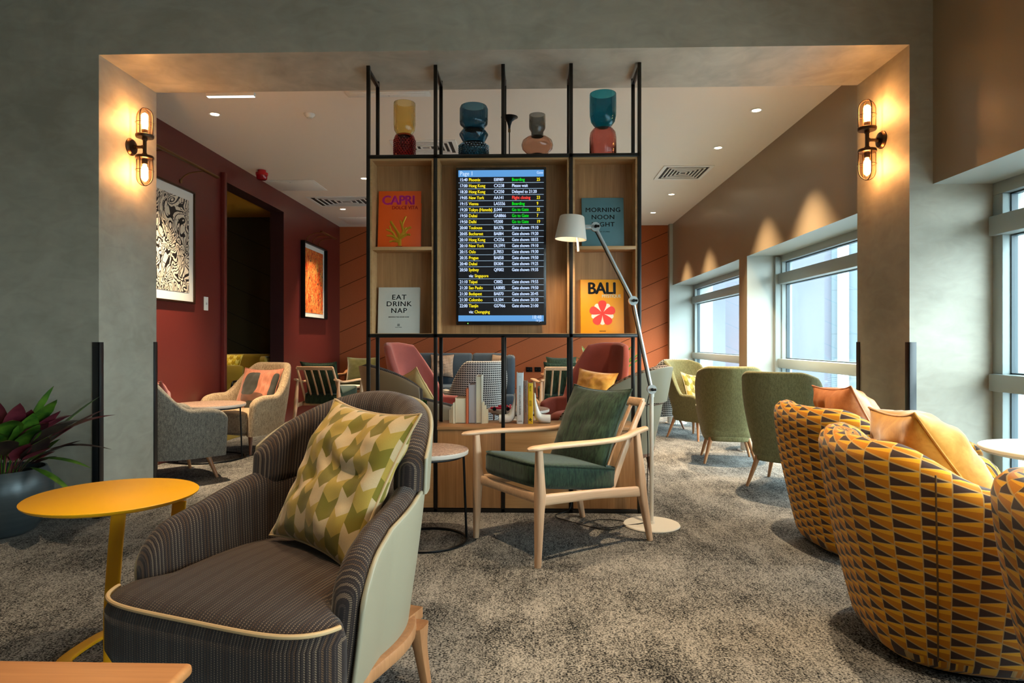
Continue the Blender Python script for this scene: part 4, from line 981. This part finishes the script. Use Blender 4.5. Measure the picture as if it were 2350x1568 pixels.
bm = B(); pts = [(-.012, -.0, J1.z-.02), (-.03, .01, .75), (-.022, .012, .5), (-.028, .012, .2), (-.03, .0, .04), (-.06, -.02, .02), (-.2, -.05, .008), (-.34, -.10, .008), (-.45, -.02, .008), (-.32, .10, .008), (-.16, .04, .008), (-.30, -.14, .008), (-.5, .02, .008), (-.62, .18, .008), (-.52, .26, .03), (-.50, .285, .10)]
tube(bm, spline(pts, 8), .0032, n=6); obj('power_cord', bm, M['black'], r, label='thin black cord looping on the carpet')
# ================================================================== VASES
K = 4.71/1500; VY = 4.70
def vase(label, px, segs, mats=None):
    p_ = P(px, 400, 4.7); r = thing('glass_vase', label, 'vase', (p_.x, VY, SHELF_Z), 0)
    for (nm, prof, m, rb, rd) in segs:
        bm = B(); out = [(q*K, (352-y)*K) for q, y in prof]; wl = .005
        inn = [(max(q-wl, .004), max(z, wl)) for q, z in out][::-1]
        lathe(bm, out+inn, n=96 if rb else 48, ribs=rb, ribd=rd, cap=True)
        o = obj(nm, bm, m, r, smooth=60)
    return r
gy, gr, gb, gt, gs, gp, gte = vglass('yellow_glass', C(236, 206, 120)), vglass('ruby_glass', C(150, 40, 40)), vglass('navy_glass', C(40, 92, 120)), vglass('tan_glass', C(206, 160, 136)), vglass('smoke_glass', C(110, 110, 106)), vglass('rose_glass', C(206, 120, 110)), vglass('teal_glass', C(10, 110, 136))
rb_ = random.Random(5)
v1 = vase('two tone glass vase, ribbed yellow cup on a ruby studded base', 927, [('cup', [(15, 296), (19, 290), (23, 283), (24.5, 270), (24.5, 222), (24, 220)], gy, 30, .02), ('vase_body', [(14, 352), (23, 351), (24.5, 345), (24.5, 303), (22, 296), (15, 292)], gr, 0, 0)], None)
def studs(root, R, z0, z1, n, m, rr=.006, st=.015):
    bm = B(); z = z0; k = 0
    while z < z1:
        for j in range(n):
            a = 2*PI*(j+.5*(k % 2))/n; q = bmesh.ops.create_icosphere(bm, subdivisions=1, radius=rr)
            for v in q['verts']: v.co += Vector((R*math.cos(a), R*math.sin(a), z))
        z += st; k += 1
    obj('studs', bm, m, root)
studs(v1, 24.5*K, .02, .15, 22, gr)
v2 = vase('dark blue glass vase with a flared waist and studded base', 1087, [('cup', [(20, 283), (24, 278), (31, 271), (32, 264), (32, 236), (30, 230), (29, 229)], gb, 36, .018), ('waist', [(22, 314), (25, 311), (33, 297), (33.5, 294), (26, 283), (22, 281)], gb, 0, 0), ('vase_body', [(20, 352), (33, 351), (34, 346), (34, 324), (31, 317), (22, 313)], gb, 0, 0)])
studs(v2, 34*K, .02, .10, 30, gb)
vase('smoky brown glass vase with a wide bulging middle', 1233, [('neck', [(14, 300), (14, 290), (18, 283), (19, 278), (19, 251), (18.5, 250)], gs, 0, 0), ('bulge', [(14, 341), (24, 338), (34, 329), (36.5, 320), (34, 310), (24, 302), (14, 299)], gt, 0, 0), ('foot', [(18, 352), (19, 349), (19, 344), (14, 340)], gs, 0, 0)])
vase('tallest glass vase, teal cup on a ribbed rose base', 1383, [('cup', [(12, 281), (20, 277), (27, 268), (30, 255), (30.5, 235), (30.5, 206), (30, 204)], gte, 0, 0), ('vase_body', [(28, 352), (30, 350), (30, 305), (28, 292), (22, 284), (12, 280)], gp, 36, .02)])
p_ = P(1169, 400, 4.78); r = thing('candle_holder', 'slim black trumpet topped candle holder between the vases', 'candle holder', (p_.x, 4.78, SHELF_Z))
bm = B(); lathe(bm, [(.05, 0), (.05, .006), (.006, .012), (.004, .02), (.004, .225)], n=32); obj('stem', bm, M['black'], r)
bm = B(); lathe(bm, [(.006, .22), (.009, .225), (.009, .245), (.006, .25)], n=20); obj('collar', bm, M['brass'], r)
bm = B(); lathe(bm, [(.007, .24), (.010, .27), (.02, .30), (.045, .322), (.062, .33), (.062, .334), (.03, .332), (0, .30)], n=40); obj('trumpet', bm, M['black'], r)
# green glass vase on the cabinet, behind the big chair
p_ = P(958, 900, 4.76); r = thing('glass_vase', 'green moulded glass vase on the cabinet behind the brown lounge chair', 'vase', (p_.x, 4.76, CON_Z))
gg = vglass('green_glass', C(10, 120, 60)); bm = B(); lathe(bm, [(.05, 0), (.066, .01), (.060, .03), (.068, .05), (.060, .07), (.068, .09), (.060, .11), (.068, .13), (.062, .15), (.066, .165), (.058, .165), (.052, .02), (0, .02)], n=72, ribs=12, ribd=.05); obj('vase_body', bm, gg, r)
# ================================================================== BOOKS
def coverbook(label, px0, px1, pyt, z0, col, art, deep=.028, t=4.66):
    a, b = P(px0, 500, t), P(px1, 500, t); w_ = b.x-a.x; ht = (1.2+(782-pyt)*t/1500)-z0
    r = thing('display_book', label, 'book', ((a.x+b.x)/2, FY+.085, z0), 0, None); h = w_/2
    r.rotation_euler = (-.10, 0, 0); bmat = plain('cover_'+art, col, .5)
    bm = B(); box(bm, -h, h, -.002, .002, 0, ht, .0012); box(bm, -h, h, deep-.002, deep+.002, 0, ht, .0012); sweep(bm, [(-h, deep/2, 0), (-h, deep/2, ht)], .004, deep/2+.002, side=(1, 0, 0), n=12, p=3); obj('cover', bm, bmat, r)
    bm = B(); box(bm, -h+.002, h-.006, .002, deep-.002, .004, ht-.004); obj('pages', bm, M['cream'], r)
    return r, h, ht
INK = plain('black_ink', C(18, 18, 20), .5)
Z2 = 1.858; Z1 = ZM+T_+.003
def title(r, mats, fn):
    bm = B(); fn(bm); return obj('cover_print', bm, mats, r, smooth=None)
r, h, ht = coverbook('white book reading EAT DRINK NAP in the lower left box', 866, 961, 658, Z1, C(200, 196, 184), 'white')
def f1(bm):
    for i, q in enumerate(('EAT', 'DRINK', 'NAP')): txt(bm, q, .050, 0, ht*(.735-.145*i), -.003, 'CENTER', .02, 0, 1.12, 1.12)
    txt(bm, 'BRINGING THE HOUSE HOME', .0105, 0, ht*.345, -.003, 'CENTER', .03, 0, 1.05); txt(bm, 'SOHO HOME', .008, 0, ht*.125, -.003, 'CENTER', .02, 0, 1)
    for i in range(3):
        for j in range(3): box(bm, -.008+i*.006, -.004+i*.006, -.0032, -.0028, ht*.16+j*.006, ht*.16+.004+j*.006)
title(r, [INK], f1)
r, h, ht = coverbook('orange book reading CAPRI with a golden coral in the upper left box', 866, 964, 434, Z2, C(236, 88, 10), 'orange')
def f2(bm):
    txt(bm, 'CAPRI', .094, -.01+.0, ht*.765, -.003, 'CENTER', .045, 0, .98, .93); txt(bm, 'DOLCE VITA', .036, h-.022, ht*.68, -.003, 'RIGHT', .03, 1, .92)
    txt(bm, 'ASSOULINE', .009, 0, .012, -.003, 'CENTER', .03, 2)
def f2b(bm):
    def br(pts, wd):
        wd = [q*1.0 for q in wd]; sweep(bm, spline([(x, -.004, z) for x, z in pts], 5), wd, .004, side=(1, 0, .01), n=8)
    br([(.005, .02), (.0, .09), (-.02, .13), (-.065, .20)], [.013, .014, .010, .009]); br([(.0, .08), (.03, .12), (.02, .17), (.045, .235)], [.014, .010, .009, .006])
    br([(.0, .07), (.05, .10), (.08, .10)], [.012, .009, .008]); br([(.03, .11), (.06, .145), (.085, .155)], [.01, .009, .009]); br([(0, .06), (-.05, .09), (-.09, .095)], [.012, .009, .006])
    br([(-.03, .085), (-.05, .12), (-.095, .14)], [.009, .008, .006]); br([(-.01, .11), (-.035, .15), (-.04, .165)], [.008, .007, .005]); br([(.0, .05), (-.04, .055), (-.07, .05)], [.010, .008, .007]); br([(.022, .16), (.01, .19), (.005, .205)], [.008, .007, .005]); br([(-.06, .13), (-.07, .165)], [.006, .005])
    br([(.045, .1), (.04, .14), (.05, .155)], [.007, .006, .005])
title(r, [plain('magenta_ink', C(222, 44, 140), .4), plain('crimson_ink', C(206, 24, 30), .4), INK], f2); bm = B(); f2b(bm); obj('coral_emblem', bm, plain('gold_foil', C(206, 150, 30), .3, metal=.5), r, label='raised gold coral')
r, h, ht = coverbook('teal book reading MORNING NOON NIGHT in the upper right box', 1336, 1431, 453, Z2, C(84, 124, 130), 'teal')
def f3(bm):
    for i, q in enumerate(('MORNING', 'NOON', 'NIGHT')): txt(bm, q, .045, 0, ht*(.715-.145*i), -.003, 'CENTER', .025, 0, 1.1, 1.1)
    txt(bm, 'THE ART OF LIVING', .010, 0, ht*.31, -.003, 'CENTER', .03, 0, 1.05); txt(bm, 'SOHO HOME', .007, 0, ht*.09, -.003, 'CENTER', .02)
title(r, [INK], f3)
r, h, ht = coverbook('yellow book reading BALI with a red flower in the lower right box', 1333, 1431, 641, Z1, C(240, 158, 16), 'yellow')
def petal(bm, cx, cz, a, L, w_, mi, y=-.003):
    vs = []
    for i in range(24):
        q = 2*PI*i/24; rr = L*.5*(1+math.cos(q)); x_ = rr; z_ = w_*math.sin(q)*(.55+.45*math.cos(q-0*PI)*1.0 if math.cos(q) > 0 else .55+.35*math.cos(q))*1.1
        vs.append(bm.verts.new((cx+x_*math.cos(a)-z_*math.sin(a), y, cz+x_*math.sin(a)+z_*math.cos(a))))
    f = bm.faces.new(vs); f.material_index = mi
def f4(bm):
    txt(bm, 'BALI', .118, -.002, ht*.735, -.003, 'CENTER', .04, 0, .92, .95); txt(bm, 'MYSTIQUE', .031, h-.02, ht*.665, -.003, 'RIGHT', .04, 1, .92); txt(bm, 'ASSOULINE', .009, 0, .014, -.003, 'CENTER', .03, 0)
def f4b(bm):
    for i in range(5): petal(bm, 0, ht*.37, PI/2+PI/5+i*2*PI/5, .082, .026, 0, -.0028)
    for i in range(5): petal(bm, 0, ht*.37, PI/2+i*2*PI/5, .094, .040, 1, -.0034)
title(r, [INK, plain('cream_ink', C(236, 226, 190), .5)], f4); bm = B(); f4b(bm); obj('flower_emblem', bm, [plain('white_petal', C(240, 232, 210), .5), plain('coral_ink', C(244, 66, 56), .5)], r, smooth=None, label='red flower with white petals behind')
def stoodbook(label, px0, px1, pyt, col, spine=True, textfn=None, d=.17, pages=None, t=4.72):
    a, b = P(px0, 900, t), P(px1, 900, t); h = (b.x-a.x)/2; ht = (1.2+(782-pyt)*t/1500)-CON_Z
    r = thing('book', label, 'book', ((a.x+b.x)/2, t+.01, CON_Z), 0, None); cm = plain('book_cover', col, .55)
    bm = B(); c = .0025
    box(bm, -h, -h+c, 0, d, 0, ht, .0008); box(bm, h-c, h, 0, d, 0, ht, .0008)
    if spine: sweep(bm, [(0, .0, 0), (0, .0, ht)], h, .004, side=(1, 0, 0), n=16, p=3)
    else: box(bm, -h, h, d-.003, d, 0, ht, .0008)
    obj('cover', bm, cm, r); bm = B(); box(bm, -h+c, h-c, .006, d-.003, .004, ht-.006, .001); obj('pages', bm, pages or M['cream'], r)
    if textfn: bm = B(); textfn(bm, h, ht); obj('spine_print', bm, [INK, M['ceramic'], plain('grey_ink', C(110, 110, 112), .5)], r, smooth=None)
stoodbook('short thick book with cream page edges between the left bookends', 1044, 1068, 914, C(216, 200, 170), False)
stoodbook('thin orange book between the left bookends', 1068.5, 1074.5, 893, C(206, 104, 62), True)
stoodbook('lilac grey book between the left bookends', 1075.5, 1091, 882, C(176, 168, 176), False, pages=plain('rose_pages', C(180, 170, 168), .8))
stoodbook('tallest cream book between the left bookends', 1092, 1104.5, 863, C(206, 196, 176), False)
def vt(bm, s_, size, h, ht, zc, mi, bold=.02, al='CENTER'):
    m4 = Matrix.Translation((0, -.0062, zc)) @ Matrix.Rotation(PI/2, 4, 'Y'); txt(bm, s_, size, 0, -size*.36, 0, al, bold, mi, 1, 1.15, mat=m4)
def g1(bm, h, ht): vt(bm, 'GREAT ESCAPES EUROPE', .017, h, ht, ht*.46, 2); txt(bm, 'TASCHEN', .007, 0, ht*.045, -.006, 'CENTER', .04, 0); box(bm, -.008, .008, -.0064, -.006, ht*.93, ht*.932, 0, 2); box(bm, -.008, .008, -.0064, -.006, ht*.915, ht*.917, 0, 2)
def g2(bm, h, ht): vt(bm, 'THE WORLD ATLAS OF COFFEE', .012, h, ht, ht*.58, 1)
def g3(bm, h, ht): [box(bm, -.008, .008, -.0064, -.006, ht*q, ht*q+.0028, 0, 0) for q in (.44, .47, .50, .53, .56)]; vt(bm, 'ffjord', .015, h, ht, ht*.87, 0); petal(bm, 0, ht*.08, .9, .014, .004, 0, -.0062); petal(bm, 0, ht*.08, 2.4, .014, .004, 0, -.0062); petal(bm, 0, ht*.08, PI/2, .02, .004, 0, -.0062); petal(bm, 0, ht*.08, -.6, .012, .003, 0, -.0062)
stoodbook('tall white book titled GREAT ESCAPES EUROPE between the right bookends', 1185.5, 1201, 856, C(206, 206, 204), True, g1)
stoodbook('brown spined book between the white and yellow books', 1201.8, 1211, 875, C(132, 100, 84), True, g2)
stoodbook('yellow spined book between the right bookends', 1211.8, 1223, 880, C(226, 180, 10), True, g3)
def scal_end(label, px_in, sgn, steps=3):
    t = 4.72; a = P(px_in, 900, t); r = thing('bookend', label, 'bookend', (a.x, t+.06, CON_Z), 0, 'pair of cream scalloped bookends')
    for i, ht in enumerate((.152, .128, .10)[:steps]):
        x0 = sgn*(.001+.0145*i+.0072); bm = B(); hw_ = .0074
        prof = [(-hw_, 0), (hw_, 0)]+[(hw_*math.cos(q), ht-hw_+hw_*math.sin(q)) for q in [PI*j/10 for j in range(11)]]
        f = [bm.verts.new((x0+x_, -.05+.012*i, z_)) for x_, z_ in prof]; b_ = [bm.verts.new((x0+x_, .05-.012*i, z_)) for x_, z_ in prof]
        ring_faces(bm, [f, b_]); obj('scallop_fin', bm, M['cream'], r, smooth=50)
scal_end('cream scalloped bookend at the left end of the left book row', 1043.5, -1)
scal_end('cream scalloped bookend at the right end of the left book row', 1105, 1)
def foot_end(label, px_in, sgn):
    t = 4.72; a = P(px_in, 900, t); r = thing('bookend', label, 'bookend', (a.x, t+.06, CON_Z), 0, 'pair of white L shaped bookends')
    bm = B(); sweep(bm, spline([(sgn*.010, 0, .218), (sgn*.012, 0, .16), (sgn*.022, 0, .10), (sgn*.034, 0, .055), (sgn*.06, 0, .034), (sgn*.125, 0, .031)], 7), [.028, .034, .038, .042, .042, .036], [.006, .010, .018, .028, .031, .030], side=(0, 1, 0), n=20, p=2.3)
    for v in bm.verts: v.co.z = max(v.co.z, 0)
    obj('bookend_body', bm, M['ceramic'], r, smooth=70)
foot_end('white L shaped ceramic bookend left of the tall white book', 1184.5, -1)
foot_end('white L shaped ceramic bookend right of the yellow book', 1224, 1)
# toy car
p_ = P(1150, 900, 6.36); r = thing('toy_car', 'red and pink toy racing car on the terrazzo table', 'toy car', (p_.x, p_.y, .52), .05)
cm = plain('toy_red', C(190, 24, 54), .35); bm = B(); box(bm, -.105, .105, -.035, .035, .014, .036, .010, seg=3); box(bm, -.03, .07, -.022, .022, .03, .052, .010, seg=3); box(bm, .08, .10, -.036, .036, .05, .056, .002); box(bm, .085, .092, -.004, .004, .03, .052); obj('car_body', bm, cm, r)
for a in (-.065, .065):
    for b in (-.034, .034):
        bm = B(); rod(bm, (a, b-.009, .019), (a, b+.009, .019), .019, n=20); obj('wheel', bm, M['black'], r)
# ================================================================== PLANTS
def leaf(bm, base, dirv, L, w_, droop, mi=0, stem=.35, up=.9, wave=.06):
    base = Vector(base); d = Vector((math.cos(dirv), math.sin(dirv), 0)); sd = Vector((-d.y, d.x, 0)); pts = []; N = 12
    for i in range(N+1):
        t = i/N; pts.append(base+d*(L*(t*math.cos(up)+.25*t*t*droop))+Vector((0, 0, L*(t*math.sin(up)-droop*t**2.2*.75))))
    L_, R_, Cn = [], [], []
    for i, p_ in enumerate(pts):
        t = i/N
        if t < stem: wd = .003
        else: q = (t-stem)/(1-stem); wd = max(.001, w_*math.sin(PI*min(1, q**.85))**.8)*(1+wave*math.sin(q*22))
        tn = (pts[min(i+1, N)]-pts[max(i-1, 0)]).normalized(); nn = tn.cross(sd)
        Cn.append(bm.verts.new(p_)); L_.append(bm.verts.new(p_+sd*wd-nn*wd*.28)); R_.append(bm.verts.new(p_-sd*wd-nn*wd*.28))
    for i in range(N):
        for a, b in ((L_, Cn), (Cn, R_)):
            f = bm.faces.new((a[i], b[i], b[i+1], a[i+1])); f.material_index = mi
PX_, PY_ = -3.29, 3.98
r = thing('potted_plant', 'maroon and green leafed plant in a round dark metal pot', 'potted plant', (PX_, PY_, 0))
bm = B(); lathe(bm, [(0, 0), (.15, 0), (.18, .02), (.24, .12), (.268, .24), (.268, .30), (.25, .37), (.232, .405), (.222, .405), (.238, .36), (.24, .34), (0, .34)], n=72, cap=False); obj('pot', bm, M['pot'], r)
bm = B(); lathe(bm, [(0, .335), (.237, .335), (.12, .362), (0, .368)], n=40); obj('soil', bm, M['soil'], r)
rg = random.Random(11)
hero = [(-.05, .78, .06, .55, 1.15, 'leafm'), (.25, .85, .055, .5, .95, 'leafm'), (.05, .74, .03, .65, .8, 'leafd'), (-.15, .64, .03, .7, .7, 'leafg'), (-.3, .56, .026, .95, .62, 'leafg'), (-.9, .55, .07, .5, 1.2, 'leafg'), (-.5, .66, .06, .45, 1.0, 'leafg'), (.0, .55, .04, .3, .7, 'leafd'), (-.35, .5, .04, .35, .75, 'leafm'), (-1.3, .62, .075, .5, 1.25, 'leafg'), (-1.0, .72, .06, .3, 1.25, 'leafm'), (-.7, .78, .055, .35, 1.1, 'leafm'), (-1.6, .7, .06, .3, 1.3, 'leafm'), (-.2, .7, .05, .4, 1.2, 'leafm')]
for (a, L, w_, dr, up, m_) in hero:
    bm = B(); leaf(bm, (.04*math.cos(a), .04*math.sin(a), .35), a, L, w_, dr, stem=.42, up=up); obj('leaf', bm, M[m_], r, smooth=80)
for i in range(54):
    a = rg.uniform(-PI, PI); up = rg.uniform(.85, 1.45); L = rg.uniform(.45, .85); L *= (.6 if .5 < a < 2.7 else 1)
    bm = B(); leaf(bm, (.08*math.cos(a), .08*math.sin(a), .35), a, L, rg.uniform(.045, .075), rg.uniform(.25, .6), stem=.36, up=up); obj('leaf', bm, M[rg.choice(['leafm', 'leafm', 'leafd', 'leafg', 'leafg'])], r, smooth=80)
p_ = P(1385, 900, 10.6); r = thing('potted_plant', 'tall bright green leafed plant behind the brick red wing chair', 'potted plant', (p_.x, p_.y, 0))
bm = B(); lathe(bm, [(0, 0), (.16, 0), (.2, .1), (.2, .38), (.185, .4), (.17, .36), (0, .35)], n=40, cap=False); obj('pot', bm, M['white'], r)
bm = B(); lathe(bm, [(0, .345), (.175, .345), (0, .36)], n=30); obj('soil', bm, M['soil'], r)
for i in range(16):
    a = rg.uniform(-PI, PI); bm = B(); leaf(bm, (.04*math.cos(a), .04*math.sin(a), .35), a, rg.uniform(.8, 1.15), rg.uniform(.05, .075), rg.uniform(.2, .45), stem=.5, up=rg.uniform(.95, 1.4), wave=0); obj('leaf', bm, M['leafg'], r, smooth=80)
bm = B(); leaf(bm, (0, 0, .35), PI+.5, 1.05, .07, .5, stem=.5, up=1.2, wave=0); obj('leaf', bm, M['leafg'], r, smooth=80)
